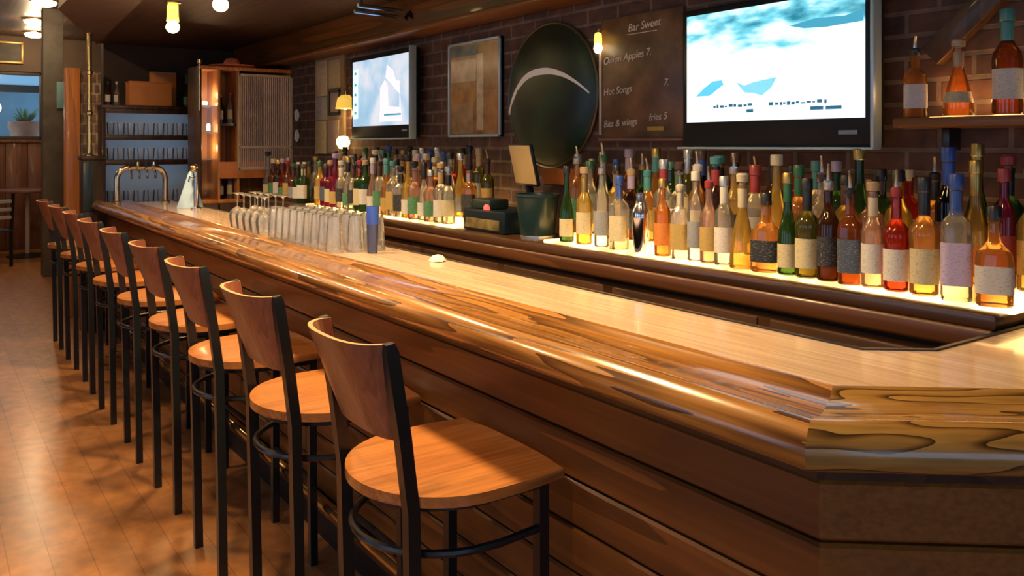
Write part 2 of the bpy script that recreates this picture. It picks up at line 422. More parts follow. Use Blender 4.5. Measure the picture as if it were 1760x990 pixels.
# rail: profile (w inward, z), swept between mitres, uv along the length
prof = [(W1, 1.035), (W1, 1.062), (W1-.006, 1.070), (W1-.018, 1.073), (W1-.030, 1.068), (W1-.042, 1.060), (.19, 1.056), (.15, 1.055), (.11, 1.058), (.085, 1.064), (.070, 1.071), (.052, 1.074), (.034, 1.071), (.018, 1.062), (.006, 1.048), (0, 1.032), (.002, 1.018), (.010, 1.006), (.022, 1.0), (.040, .998), (.13, .998), (.14, 1.02)]
def rail(i, name):
    mb = MB(); bm = mb.bm; uvl = bm.loops.layers.uv.new('uv')
    a, b = i, i + 1
    n = 24 if i == 0 else 6
    Lw = [0]
    for k in range(1, len(prof)): Lw.append(Lw[-1] + math.hypot(prof[k][0]-prof[k-1][0], prof[k][1]-prof[k-1][1]))
    rows = []
    for w, z in prof:
        pa, pb = off(a, w), off(b, w)
        rows.append([(bm.verts.new((*(pa.lerp(pb, t/n)), z)), (pa.lerp(pb, t/n) - P[a]).dot(DIRS[i])) for t in range(n+1)])
    for k in range(len(prof)-1):
        for t in range(n):
            q = [(rows[k][t], k), (rows[k][t+1], k), (rows[k+1][t+1], k+1), (rows[k+1][t], k+1)]
            f = bm.faces.new([v[0][0] for v in q])
            for lp, v in zip(f.loops, q): lp[uvl].uv = (v[0][1] + i * 3.3, Lw[v[1]])
    # mitre ends
    for t in (0, n):
        f = bm.faces.new([r_[t][0] for r_ in rows])
        for lp in f.loops: lp[uvl].uv = (0, 0)
    return mb.done(name, OAK if i == 0 else OAK2, bar, smooth=50)
for i in range(3): rail(i, 'arm_rail')
# dark mitre joints
# worktop
poly = [off(i, W1) for i in range(4)] + [off(i, W2) for i in (3, 2, 1, 0)]
MB().prism([(p.x, p.y) for p in poly], 1.012, 1.050).done('worktop', MAPLE, bar, smooth=0)
eg = MB()
pe = [off(i, W2+.001) for i in range(4)] + [off(i, W2+.012) for i in (3, 2, 1, 0)]
eg.prism([(p.x, p.y) for p in pe], 1.0, 1.054)
eg.done('worktop_edge', plain('dark_edge', (.02, .018, .016), .25, 0), bar, smooth=0)
# front planks
def planks(i, mat):
    mb = MB(); z = .95
    while z > .12:
        h = .1075
        p0, p1 = off(i, .115), off(i+1, .115); q0, q1 = off(i, .145), off(i+1, .145)
        z0, z1 = max(.12, z-h+.005), z
        g_ = .006
        # chamfered upper and lower edge
        pr = [(.145, z0), (.121, z0), (.115, z0+g_), (.115, z1-g_), (.121, z1), (.145, z1)]
        rows = [[mb.bm.verts.new((*off(j, w), zz)) for w, zz in pr] for j in (i, i+1)]
        for k in range(len(pr)-1): mb.bm.faces.new((rows[0][k], rows[0][k+1], rows[1][k+1], rows[1][k]))
        mb.bm.faces.new(rows[0]); mb.bm.faces.new(rows[1][::-1])
        z -= h
    return mb.done('front_planks', mat, bar, smooth=0)
planks(0, PANEL); planks(1, PANELX); planks(2, PANELX)
cr = MB()
for i in range(3):
    a0, a1 = off(i, .10), off(i+1, .10); b0, b1 = off(i, .16), off(i+1, .16)
    cr.prism([tuple(a0), tuple(a1), tuple(b1), tuple(b0)], .957, .997)
cr.done('rail_moulding', DARKW, bar, smooth=0)
ba = MB()
for i in range(3):
    a0, a1 = off(i, .146), off(i+1, .146); b0, b1 = off(i, .56), off(i+1, .56)
    ba.prism([tuple(a0), tuple(a1), tuple(b1), tuple(b0)], .0, 1.0)
ba.done('carcass', BRKFACE, bar, smooth=0)
# foot rail along the base
fr_ = MB(); pts = [off(i, .088) for i in range(3)] ; pts = [pts[0] + Vector((0, -.1))] + pts[1:] + [off(3, .088)]
fr_.tube([(p.x, p.y, .20) for p in pts], .022, 12)
FRAIL = fr_.done('foot_rail', BRASS, bar)
for k in range(8):
    y = 1.2 + k * .85
    MB().tube([(1.213, y, .20), (1.225, y, .16), (1.245, y, .15)], .012, 8).done('rail_bracket', BRASS, bar)

# ------------------------------------------------------------------ bar stools
def make_stool():
    t = thing('bar_stool', '', 'bar stool', group='bar stools along the bar front')
    # seat outline (local +x is towards the bar)
    hw = .225
    out = [(.192, -hw+.006), (.200, -hw*.5), (.203, 0), (.200, hw*.5), (.192, hw-.006), (.186, hw-.001), (.10, hw+.006)]
    n = 22
    for k in range(n + 1):
        a = PI/2 + PI * k / n
        out.append((.01 + .222 * math.cos(a), (hw+.006) * math.sin(a)))
    out += [(.10, -hw-.006), (.186, -hw+.001)]
    out = [(x_ + (.026 if x_ > .15 else .004), y_ - .014) for x_, y_ in out]
    st = MB(); st.prism(out, .748, .772, bev=.006); st.done('seat', SEATW, t, smooth=40)
    # apron ring right under the seat
    arc = [(.17, hw-.035), (.02, hw-.035)] + [(.02 + .19*math.cos(PI/2+PI*k/14), (hw-.035)*math.sin(PI/2+PI*k/14)) for k in range(1, 14)] + [(.02, -hw+.035), (.17, -hw+.035)]
    MB().strip([(x, y, .735) for x, y in arc], .028, .012).done('seat_frame', BLACK, t)
    arc2 = [(.172, hw-.022), (.05, hw-.012)] + [(.02 + .205*math.cos(PI/2+PI*k/16), (hw-.015)*math.sin(PI/2+PI*k/16)) for k in range(0, 17)] + [(.05, -hw+.012), (.172, -hw+.022)]
    MB().tube([(x, y, .635) for x, y in arc2], .0095, 8).done('ring_brace', BLACK, t)
    MB().tube([(.172, hw-.022, .30), (.176, 0, .30), (.172, -hw+.022, .30)], .011, 8).done('foot_bar', BLACK, t)
    for s_ in (-1, 1):
        # front leg
        MB().tube([(.172, s_*(hw-.022), .748), (.172, s_*(hw-.022), .4), (.174, s_*(hw-.016), 0)], .0135, 4, sq=True).done('leg', BLACK, t)
        # rear leg and back post in one bent tube
        path = [(-.135, s_*.165, 0), (-.142, s_*.17, .4), (-.150, s_*.172, .74), (-.170, s_*.172, .90), (-.200, s_*.172, 1.085), (-.203, s_*.172, 1.103)]
        MB().tube(path, [.0145]*5 + [.010], 4, sq=True).done('rear_leg', BLACK, t)
    # curved plywood backrest bulging back between the posts
    bk = MB(); nz, na = 6, 20; th_ = .011
    def pt(u, v, o_):
        # u -1..1 across, v 0 bottom..1 top
        z = .885 + .215 * v
        hx = -.168 - .034 * v
        a = u * PI / 2
        bulge = (.028 + .052 * v + o_)
        w = .158 - .03 * (1-v)**1.5 + o_
        c_ = abs(math.cos(a)) ** .75
        s_ = math.copysign(abs(math.sin(a)) ** .80, a)
        return Vector((hx + .012 - bulge * c_, w * s_, z))
    grid = []
    for o_ in (0, th_):
        grid.append([[bk.bm.verts.new(pt(-1 + 2*i/na, j/nz, o_)) for i in range(na+1)] for j in range(nz+1)])
    for g_ in grid:
        for j in range(nz):
            for i in range(na): bk.bm.faces.new((g_[j][i], g_[j][i+1], g_[j+1][i+1], g_[j+1][i]))
    A, B = grid
    for i in range(na):
        bk.bm.faces.new((A[0][i], A[0][i+1], B[0][i+1], B[0][i])); 
    for j in range(nz):
        bk.bm.faces.new((A[j][0], A[j+1][0], B[j+1][0], B[j][0])); bk.bm.faces.new((A[j][na], A[j+1][na], B[j+1][na], B[j][na]))
    for i in range(na): bk.bm.faces.new((A[nz][i], A[nz][i+1], B[nz][i+1], B[nz][i]))
    b_o = bk.done('backrest', BACKW, t, smooth=40)
    # pale top edge of the plywood
    te = MB()
    for i in range(na):
        p = [pt(-1+2*k/na, 1, o_) + Vector((0, 0, .0012)) for k, o_ in ((i, 0), (i+1, 0), (i+1, th_), (i, th_))]
        te.bm.faces.new([te.bm.verts.new(q) for q in p])
    te.done('top_edge', EDGEW, b_o, smooth=0)
    for s_ in (-1, 1):
        MB().lathe([(0, -.008), (.008, -.006), (.009, 0), (0, .001)], 10, M=Matrix.Translation((-.19, s_*.150, 1.03)) @ Matrix.Rotation(s_*PI/2, 4, 'X')).done('bolt', CHROME, b_o)
    return t
st0 = make_stool()
N_ST = 9
jit = [0, 1.5, -1, 1, -1.5, 1, -1, 1.5, 0]
for k in range(N_ST):
    loc = (1.0 - .004*((k*7) % 3), 1.748 + .68*k, 0)
    lab = ('bar stool beside the angled bar corner, its whole wooden seat in view' if k == 0 else
           'bar stool standing %s from the angled corner in the row along the bar' % ORD[k])
    if k == 0: o = st0; o.location = loc; o['label'] = lab
    else: o = dup(st0, loc, lab, R(jit[k]))

# ------------------------------------------------------------------ back bar with bottles
BX0 = 2.205
bb = thing('back_bar', 'dark wooden back counter with glowing bottle steps along the brick wall', 'counter')
fb = MB()
fb.box((BX0+.219, 4.005, 1.068), (.438, 5.97, .04), bev=.008)
fb.done('countertop', DARKW, bb)
fb = MB(); fb.box((BX0+.23, 4.005, .55), (.415, 5.96, .99))
fb.done('carcass', DARKW, bb)
for k in range(8):
    y = 1.37 + k * .75
    d_ = MB().box((BX0+.024, y, .60), (.016, .70, .72), bev=.006).done('door', DARKW, bb)
    MB().tube([(BX0+.010, y+.24, .86), (BX0-.01, y+.24, .86), (BX0-.01, y+.30, .86), (BX0+.010, y+.30, .86)], .005, 8).done('handle', BRASS, d_)
MB().box((BX0+.012, 4.005, 1.02), (.03, 5.96, .06), bev=.012, seg=3).done('edge_moulding', BACKB, bb)
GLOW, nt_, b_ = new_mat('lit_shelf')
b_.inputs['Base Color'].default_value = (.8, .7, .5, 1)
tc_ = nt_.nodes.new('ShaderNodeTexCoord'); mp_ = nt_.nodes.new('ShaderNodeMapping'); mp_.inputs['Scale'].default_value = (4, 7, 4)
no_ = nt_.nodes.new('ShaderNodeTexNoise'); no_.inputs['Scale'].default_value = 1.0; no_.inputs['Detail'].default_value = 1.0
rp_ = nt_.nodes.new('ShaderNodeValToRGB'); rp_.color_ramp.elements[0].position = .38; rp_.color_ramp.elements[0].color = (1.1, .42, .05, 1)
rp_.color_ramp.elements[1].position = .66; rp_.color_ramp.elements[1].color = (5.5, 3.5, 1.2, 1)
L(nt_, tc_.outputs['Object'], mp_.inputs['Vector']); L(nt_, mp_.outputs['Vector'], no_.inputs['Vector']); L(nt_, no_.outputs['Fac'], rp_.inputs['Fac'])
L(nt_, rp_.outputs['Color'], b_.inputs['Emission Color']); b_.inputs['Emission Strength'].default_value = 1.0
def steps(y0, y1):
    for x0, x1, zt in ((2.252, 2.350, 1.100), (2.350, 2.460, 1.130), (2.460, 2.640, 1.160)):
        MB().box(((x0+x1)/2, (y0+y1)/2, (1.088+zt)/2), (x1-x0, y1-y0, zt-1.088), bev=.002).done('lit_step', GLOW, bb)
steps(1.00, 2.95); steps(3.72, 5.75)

# bottle shapes -----------------------------------------------------------
SH = {
 # body profile (r, z), neck radius, neck top, label (r, z0, z1), superellipse
 'round': dict(p=[(0,0),(.033,0),(.037,.004),(.037,.165),(.034,.185),(.022,.205),(.0145,.222),(.0135,.275),(.016,.277),(.016,.290),(0,.290)], lab=(.0376,.045,.135), top=.29),
 'tall': dict(p=[(0,0),(.030,0),(.0335,.004),(.0335,.195),(.030,.215),(.018,.235),(.0135,.25),(.013,.30),(.0155,.302),(.0155,.315),(0,.315)], lab=(.0341,.05,.15), top=.315),
 'square': dict(p=[(0,0),(.034,0),(.036,.004),(.036,.165),(.033,.182),(.018,.198),(.0145,.21),(.014,.255),(.0165,.257),(.0165,.27),(0,.27)], lab=(.0368,.035,.135), top=.27, sup=5),
 'squat': dict(p=[(0,0),(.040,0),(.044,.005),(.044,.105),(.040,.125),(.022,.142),(.015,.155),(.0145,.195),(.017,.197),(.017,.21),(0,.21)], lab=(.0446,.03,.095), top=.21, sup=4),
 'longneck': dict(p=[(0,0),(.032,0),(.036,.004),(.036,.12),(.033,.145),(.024,.18),(.016,.215),(.0135,.25),(.013,.305),(.0155,.307),(.0155,.32),(0,.32)], lab=(.0366,.025,.105), top=.32),
 'bell': dict(p=[(0,0),(.043,0),(.046,.006),(.042,.06),(.034,.11),(.025,.15),(.016,.185),(.0135,.205),(.013,.255),(.016,.257),(.016,.27),(0,.27)], lab=(.0395,.05,.085), top=.27),
 'shouldered': dict(p=[(0,0),(.034,0),(.0385,.005),(.0385,.13),(.0415,.15),(.0395,.172),(.026,.19),(.0155,.202),(.0145,.262),(.0175,.264),(.0175,.278),(0,.278)], lab=(.0391,.03,.12), top=.278),
}
ME = {}
def mesh_of(key, build):
    if key not in ME:
        o = build(); ME[key] = o.data; bpy.data.objects.remove(o)
    return ME[key]
def part(name, me, mat, parent):
    o = bpy.data.objects.new(name, me); COL.objects.link(o); o.parent = parent
    if len(me.materials) == 0: me.materials.append(mat)
    own_mat(o, mat); return o
LIQ = {
 'amber': ((.60, .29, .09), (.94, .68, .36)), 'dark amber': ((.32, .10, .025), (.70, .34, .14)), 'clear': ((.78, .75, .70), (.97, .96, .93)),
 'green': ((.05, .13, .045), (.30, .48, .22)), 'olive': ((.15, .15, .035), (.55, .52, .22)), 'red': ((.42, .04, .02), (.85, .25, .14)),
 'brown': ((.11, .045, .02), (.42, .22, .12)), 'yellow': ((.70, .48, .12), (.97, .84, .42)), 'blue': ((.03, .08, .35), (.25, .38, .8)),
 'orange': ((.66, .26, .07), (.96, .62, .30)), 'pink': ((.60, .38, .30), (.96, .80, .70)), 'magenta': ((.32, .03, .10), (.72, .22, .38)),
 'black': ((.012, .012, .015), (.10, .08, .08)),
}
LAB = {'white': (.55, .52, .49), 'cream': (.50, .43, .27), 'black': (.015, .015, .018), 'grey': (.24, .25, .28), 'gold': (.40, .27, .08), 'red': (.30, .04, .03),
       'blue': (.05, .10, .28), 'lilac': (.46, .38, .56), 'orange': (.55, .18, .03), 'slate': (.05, .065, .10), 'green': (.05, .18, .08)}
CAP = {'black': (.012, .012, .014), 'gold': (.45, .31, .10), 'white': (.50, .49, .46), 'red': (.26, .03, .03), 'blue': (.02, .06, .30), 'silver': (.5, .5, .5), 'green': (.02, .10, .04), 'cork': (.38, .26, .15), 'teal': (.06, .22, .23), 'lilac': (.32, .26, .40), 'cream': (.46, .41, .29), 'brown': (.06, .03, .02)}
def mlab(c):
    key = 'label_' + c
    if key in MATS: return MATS[key]
    m, nt, b = new_mat(key)
    tc = nt.nodes.new('ShaderNodeTexCoord'); mp = nt.nodes.new('ShaderNodeMapping'); mp.inputs['Scale'].default_value = (110, 110, 300)
    n = nt.nodes.new('ShaderNodeTexNoise'); n.inputs['Scale'].default_value = 1; n.inputs['Detail'].default_value = 2
    r = nt.nodes.new('ShaderNodeValToRGB'); dk = LAB[c][0] < .1
    col = LAB[c]; ink = tuple(min(1, v + .10) for v in col) if dk else tuple(v * .72 for v in col)
    r.color_ramp.elements[0].position = .36; r.color_ramp.elements[0].color = (*ink, 1)
    r.color_ramp.elements[1].position = .44; r.color_ramp.elements[1].color = (*col, 1)
    L(nt, tc.outputs['Object'], mp.inputs['Vector']); L(nt, mp.outputs['Vector'], n.inputs['Vector']); L(nt, n.outputs['Fac'], r.inputs['Fac']); L(nt, r.outputs['Color'], b.inputs['Base Color'])
    b.inputs['Roughness'].default_value = .55
    MATS[key] = m; return m
def mcap(c): return plain('cap_' + c, CAP[c], .35, .9 if c in ('gold', 'silver') else 0)
def mliq(c): return glassy('bottle_' + c.replace(' ', '_'), LIQ[c][0], .42 if c != 'clear' else .20, LIQ[c][1])
PR = mcap('silver')
bottle_n = [0]
def bottle(shape, liq, lab, cap, x, y, z, label, group, closure='cap', scale=1.0, rz=None, foil=None, wide=1.0):
    S = SH[shape]
    t = thing('bottle', label, 'bottle', (x, y, z), 0, group)
    t.scale = (scale*wide, scale*wide, scale)
    t.rotation_euler = (0, 0, rnd.uniform(-.2, .2) + .5 if rz is None else rz)
    ang = PI
    sup = S.get('sup')
    part('glass', mesh_of('b_' + shape, lambda: MB().lathe(S['p'], 20, sup=sup, M=Matrix.Rotation(PI/4 if False else 0, 4, 'Z')).done('glass', BLACK)), mliq(liq), t)
    if lab:
        r, z0, z1 = S['lab']
        def bl():
            if shape == 'bell': pr = [(.0445, .052), (.0365, .095)]
            else: pr = [(r, z0), (r, z1)]
            arc = (PI - 1.4, PI + 1.4)
            return MB().lathe(pr, 16, sup=sup, arc=arc).done('label', BLACK)
        part('label', mesh_of('l_' + shape, bl), mlab(lab), t)
    top = S['top']
    if closure == 'cap':
        part('cap', mesh_of('c_' + shape, lambda: MB().lathe([(.0165, top-.012), (.0185, top-.010), (.0185, top+.022), (.0165, top+.025), (0, top+.025)], 14).done('cap', BLACK)), mcap(cap), t)
    elif closure == 'cork':
        part('stopper', mesh_of('k_' + shape, lambda: MB().lathe([(.012, top-.002), (.012, top+.006), (.020, top+.008), (.021, top+.03), (.017, top+.036), (0, top+.036)], 14).done('stopper', BLACK)), mcap(cap), t)
    else:
        part('collar', mesh_of('q_' + shape, lambda: MB().lathe([(.0165, top-.012), (.018, top-.008), (.018, top+.012), (.010, top+.018), (0, top+.018)], 14).done('collar', BLACK)), mcap(cap), t)
        part('pour_spout', mesh_of('s_' + shape, lambda: MB().tube([(0, 0, top+.01), (0, 0, top+.03), (-.006, 0, top+.05), (-.018, 0, top+.068)], [.0075, .006, .005, .004], 8).done('pour_spout', BLACK)), PR, t)
    if foil:
        part('neck_sleeve', mesh_of('f_' + shape, lambda: MB().lathe([(.0150, top-.075), (.0158, top-.070), (.0160, top-.016), (.0150, top-.012)], 14).done('neck_sleeve', BLACK)), mcap(foil), t)
    bottle_n[0] += 1
    return t

FRONT = [  # y, shape, liquid, label colour, cap colour, closure, sleeve, scale, description
 (2.831, 'longneck', 'green', 'cream', 'black', 'cap', None, .95, 'dark green bottle with a pale label'),
 (2.714, 'round', 'yellow', 'cream', 'cork', 'cork', 'gold', 1.0, 'glowing pale yellow bottle with cream label'),
 (2.603, 'tall', 'clear', 'grey', 'silver', 'pour', None, .98, 'slim clear bottle with grey label'),
 (2.498, 'square', 'clear', 'cream', 'blue', 'cap', 'blue', 1.0, 'square clear bottle with blue neck'),
 (2.257, 'round', 'orange', 'orange', 'gold', 'cap', None, .92, 'bright orange bottle with orange label'),
 (2.168, 'square', 'clear', 'gold', 'cream', 'pour', 'cream', .95, 'square clear bottle with gold label'),
 (2.083, 'tall', 'clear', 'grey', 'white', 'cap', None, .95, 'slim clear bottle, grey label, white cap'),
 (2.010, 'round', 'pink', 'gold', 'red', 'pour', None, .95, 'pale pink bottle with gold label'),
 (1.937, 'round', 'clear', 'white', 'silver', 'cap', 'white', .98, 'clear bottle, white label, white neck'),
 (1.855, 'bell', 'yellow', None, 'cream', 'cork', 'cream', 1.05, 'bell shaped yellow bottle without a label'),
 (1.751, 'squat', 'amber', 'black', 'black', 'cap', None, 1.10, 'broad square amber bottle, large black label'),
 (1.644, 'longneck', 'green', 'cream', 'gold', 'cap', 'green', .95, 'green bottle, small cream label, gold cap'),
 (1.577, 'shouldered', 'olive', 'cream', 'black', 'cap', 'black', 1.03, 'olive bottle with tall cream label'),
 (1.500, 'round', 'brown', 'black', 'silver', 'pour', None, 1.0, 'dark round bottle with black label'),
 (1.429, 'square', 'dark amber', 'slate', 'black', 'pour', None, 1.0, 'square bottle with slate blue label'),
 (1.356, 'round', 'pink', 'white', 'cork', 'cork', 'cream', .95, 'rosy clear bottle with white label'),
 (1.281, 'shouldered', 'red', 'white', 'red', 'pour', None, 1.0, 'red bottle with white label, silver spout'),
 (1.212, 'shouldered', 'amber', 'cream', 'black', 'cap', 'black', 1.08, 'rounded amber bottle, cream label, black neck'),
 (1.140, 'square', 'clear', 'lilac', 'blue', 'cap', 'blue', 1.15, 'square clear bottle, lilac label, blue neck'),
 (1.064, 'squat', 'amber', 'white', 'black', 'cap', None, 1.10, 'broad squat amber bottle with large white label'),
]
RE = {'round': .0375, 'tall': .034, 'square': .043, 'squat': .0515, 'longneck': .0365, 'bell': .0465, 'shouldered': .042}
WF = .92
ys_ = [f[0] for f in FRONT]; ys_[-1] = 1.062
for i in range(len(FRONT) - 2, -1, -1):     # shoulder to shoulder, never into one another
    need = WF * (RE[FRONT[i][1]] * FRONT[i][7] + RE[FRONT[i+1][1]] * FRONT[i+1][7]) + .001
    ys_[i] = max(ys_[i], ys_[i+1] + need)
ys_[3] = max(ys_[3], 2.372 + .037 + .042); 
for i, (y, sh, lq, lb, cp, cl, fo, sc_, d_) in enumerate(FRONT):
    y = ys_[i]
    bottle(sh, lq, lb, cp, 2.287, y, 1.1005, d_ + ', front row, %s from till' % ORD[i], 'front row bottles under the large screen', cl, sc_, None, fo, WF)
labs = ['white', 'cream', 'black', 'grey', 'gold', 'slate', 'white', 'cream', 'green']; caps = ['black', 'black', 'black', 'silver', 'silver', 'white', 'gold', 'brown', 'brown', 'cream', 'cork', 'green', 'red', 'blue', 'teal', 'lilac']; shapes = ['round', 'tall', 'square', 'longneck', 'shouldered', 'bell']
def rnd_row(x, z, ys, rowname, place, group, bias, skip=()):
    i = 0
    for y in ys:
        sh = rnd.choice(shapes[:5]); lq = rnd.choice(bias); lb = rnd.choice(labs); cp = rnd.choice(caps); cl = rnd.choice(['cap', 'cap', 'pour', 'cork'])
        fo = rnd.choice([None, None, cp, rnd.choice(caps)])
        sc_ = rnd.uniform(.93, 1.06)
        if rowname == 'back':
            sc_ = min(sc_, 1.0)
            if cl == 'pour' and sh in ('tall', 'longneck'): cl = 'cap'
            if cl == 'pour': sc_ = .93
        neck = '%s neck' % fo if fo else 'bare neck'
        top = {'cap': '%s cap' % cp, 'pour': '%s pourer' % cp, 'cork': '%s stopper' % cp}[cl]
        lbl = '%s bottle, %s, %s, %s row, %s from till, %s' % (lq, top, neck, rowname, ORD[i], place)
        bottle(sh, lq, lb, cp, x + rnd.uniform(-.008, .008), y + rnd.uniform(-.002, .002), z, lbl, group, cl, sc_, None, fo, min(1.08, (abs(ys[1]-ys[0])/2 - .0025) / (RE[sh]*sc_)))
        i += 1
def frange(a, b, s_):
    r_ = []
    while (a <= b if s_ > 0 else a >= b): r_.append(a); a += s_
    return r_
warm = ['amber', 'clear', 'clear', 'clear', 'dark amber', 'pink', 'green', 'yellow', 'brown', 'clear', 'pink']
dark = ['green', 'brown', 'dark amber', 'clear', 'olive', 'amber', 'clear', 'black', 'green', 'red']
big, small = 'under large screen', 'under small screen'
rnd_row(2.402, 1.1305, frange(2.90, 1.32, -.089), 'middle', big, 'middle row bottles under the large screen', warm)
# the colourful end of the middle row
END = [(1.240, 'tall', 'black', 'slate', 'blue', 'cap', 'blue', 1.12, 'tall black bottle with blue cap'),
       (1.165, 'longneck', 'yellow', 'orange', 'gold', 'cap', 'gold', 1.0, 'yellow bottle with gold neck'),
       (1.090, 'tall', 'magenta', 'red', 'red', 'cap', None, .95, 'magenta bottle with red cap'),
       (1.020, 'round', 'yellow', 'gold', 'gold', 'cork', None, 1.0, 'golden yellow bottle with gold stopper')]
for y, sh, lq, lb, cp, cl, fo, sc_, d_ in END:
    bottle(sh, lq, lb, cp, 2.402, y, 1.1305, d_ + ' in the middle row below the bottle shelf', 'middle row bottles below the bottle shelf', cl, sc_, None, fo, .95)
rnd_row(2.515, 1.1605, frange(3.02, 1.30, -.084), 'back', big, 'back row bottles under the large screen', dark)
for y, sh, lq, lb, cp, cl, fo, sc_, d_ in [
       (1.215, 'longneck', 'green', 'white', 'gold', 'cap', 'gold', 1.05, 'bright green bottle with gold neck'),
       (1.130, 'shouldered', 'green', 'green', 'red', 'cork', 'black', 1.05, 'deep green bottle with red stopper'),
       (1.045, 'round', 'green', 'white', 'silver', 'cap', 'green', 1.05, 'green bottle with white label and silver cap')]:
    bottle(sh, lq, lb, cp, 2.515, y, 1.1605, d_ + ' in the back row below the bottle shelf', 'back row bottles below the bottle shelf', cl, sc_, None, fo, .95)
rnd_row(2.292, 1.1005, frange(3.83, 5.65, .092), 'front', small, 'front row bottles under the small screen', ['amber', 'pink', 'clear', 'magenta', 'clear', 'green', 'pink', 'yellow', 'clear', 'clear'])
rnd_row(2.402, 1.1305, frange(3.80, 5.68, .094), 'middle', small, 'middle row bottles under the small screen', warm)
rnd_row(2.515, 1.1605, frange(3.79, 5.70, .090), 'back', small, 'back row bottles under the small screen', dark)

rnd_row(2.34, 1.0885, frange(6.02, 6.85, .11), 'last', 'beyond the table lamp', 'bottles beyond the table lamp', dark)
rnd_row(2.46, 1.0885, frange(5.98, 6.85, .115), 'rear', 'beyond the table lamp', 'bottles beyond the table lamp', warm)
# cocktail shaker
sk = thing('cocktail_shaker', 'tall chrome cocktail shaker standing among the front row bottles', 'shaker', (2.285, 2.372, 1.1005))
MB().lathe([(0, 0), (.026, 0), (.028, .004), (.036, .135), (.0365, .14), (.035, .145)], 20).done('cup', CHROME, sk)
MB().lathe([(.0355, .142), (.034, .16), (.022, .19), (.018, .20), (.018, .225), (.016, .232), (0, .233)], 20).done('lid', CHROME, sk)

# till and the things around it
tl = thing('cash_register', 'dark till with tilted tan display on the back counter', 'till', (2.40, 3.40, 1.0885))
MB().box((0, .07, .055), (.26, .38, .11), bev=.012).done('drawer_base', BLACKP, tl)
MB().box((-.133, .07, .04), (.006, .30, .05), bev=.002).done('drawer_front', plain('olive_brass', (.20, .15, .06), .4, .4, vary=.5, vscale=20), tl)
MB().tube([(.03, -.12, .10), (.02, -.12, .20), (0, -.13, .27)], .02, 10).done('stand', BLACKP, tl)
rt = Matrix.Rotation(R(-14), 3, 'Z') @ Matrix.Rotation(R(-12), 3, 'Y')
dsp = MB().box((-.03, -.14, .335), (.02, .28, .205), rt, bev=.008).done('display', BLACKP, tl)
MB().box((-.042, -.143, .336), (.004, .262, .187), rt, bev=.0015).done('screen_cover', plain('tan_cover', (.52, .37, .17), .35, coat=.4), dsp)
MB().lathe([(0, 0), (.018, 0), (.018, .014), (.012, .024), (0, .026)], 14, c=(-.11, .06, .11)).done('indicator_lamp', emit('red_lamp', (1, .06, .05), 2.0), tl)
MB().box((-.05, .12, .135), (.12, .16, .05), bev=.01).done('receipt_printer', plain('dark_green_plastic', (.015, .03, .026), .4), tl)
bu = thing('ice_bucket', 'dark green tapered bucket between the till and the bottles', 'bucket', (2.33, 3.10, 1.0885))
MB().lathe([(0, 0), (.075, 0), (.078, .004), (.100, .19), (.105, .193), (.105, .205), (.098, .205), (.094, .19), (.072, .01), (0, .01)], 28).done('pail', plain('green_black_enamel', (.012, .03, .032), .28), bu)
MB().lathe([(.079, .0), (.080, .012), (.0795, .016)], 28).done('base_band', plain('steel_band', (.4, .4, .4), .3, .9), bu)
ob = thing('crate', 'small orange box on a dark stand behind the bucket', 'box', (2.565, 3.20, 1.0885))
MB().box((0, 0, .118), (.11, .20, .236), bev=.006).done('stand', DARKZ, ob)
cb_ = MB(); cb_.box((0, 0, .275), (.12, .24, .075), bev=.004, taper=.8); cb_.done('tray', plain('orange_card', (.55, .17, .04), .6, vary=.2), ob)

# ------------------------------------------------------------------ glassware on the worktop
GLASS = glassy('clear_glass', (.95, .97, 1.0), .22, (.96, .97, .99), .04)
def pint():
    return MB().lathe([(.030, .150), (.0305, .152), (.0300, .158), (0, .158)], 18).lathe([(.040, 0), (.041, .001), (.0305, .152)], 12).done('pint_glass', GLASS, smooth=20)
pg = pint(); first = True
tag(pg, '', 'glass', 'upturned pint glasses on the worktop')
rows_x = [(1.470, 'row nearest the arm rail'), (1.565, 'middle row'), (1.660, 'row nearest the sink side')]
rows_x = [(1.470, 'row against the arm rail'), (1.562, 'centre row'), (1.654, 'row along the worktop edge')]
for r_i, (x, nm) in enumerate(rows_x):
    for k in range(9):
        o = pg if first else pg.copy()
        if not first: COL.objects.link(o)
        first = False
        y = 3.42 + k * .092 - r_i * .015
        o.location = (x, y, 1.0505)
        o['label'] = 'upturned clear pint glass, %s from the blue glass, %s' % (ORD[k], nm)
bg = thing('tumbler', 'tall blue glass beside the upturned pint glasses on the worktop', 'glass', (1.60, 3.315, 1.0505))
MB().lathe([(0, 0), (.020, 0), (.022, .003), (.026, .20), (.0255, .20), (.021, .008), (0, .008)], 20).done('cup', glassy('blue_glass', (.25, .32, .60), .35, (.6, .7, .95)), bg)
MB().lathe([(.0262, .125), (.0266, .127), (.0274, .200), (.0270, .202)], 20).done('rim_band', plain('blue_band', (.03, .09, .50), .4), bg)
wg = thing('wine_glass', '', 'glass', group='upturned wine glasses on the worktop')
MB().lathe([(.036, 0), (.043, .04), (.046, .07), (.040, .095), (.020, .113), (.005, .120)], 18).done('bowl', GLASS, wg)
MB().lathe([(.005, .118), (.004, .15), (.0045, .185)], 10).done('stem', GLASS, wg)
MB().lathe([(.004, .183), (.012, .190), (.035, .195), (.0355, .198), (0, .199)], 18).done('foot', GLASS, wg)
k = 0
for r_i, (x, nm) in enumerate([(1.475, 'row against the arm rail'), (1.585, 'row along the worktop edge')]):
    for j in range(5):
        loc = (x, 4.34 + j * .115 + r_i * .03, 1.0505)
        lab = 'upturned wine glass, %s beyond the pint glasses, %s' % (ORD[j], nm)
        if k == 0: wg.location = loc; wg['label'] = lab
        else: dup(wg, loc, lab)
        k += 1
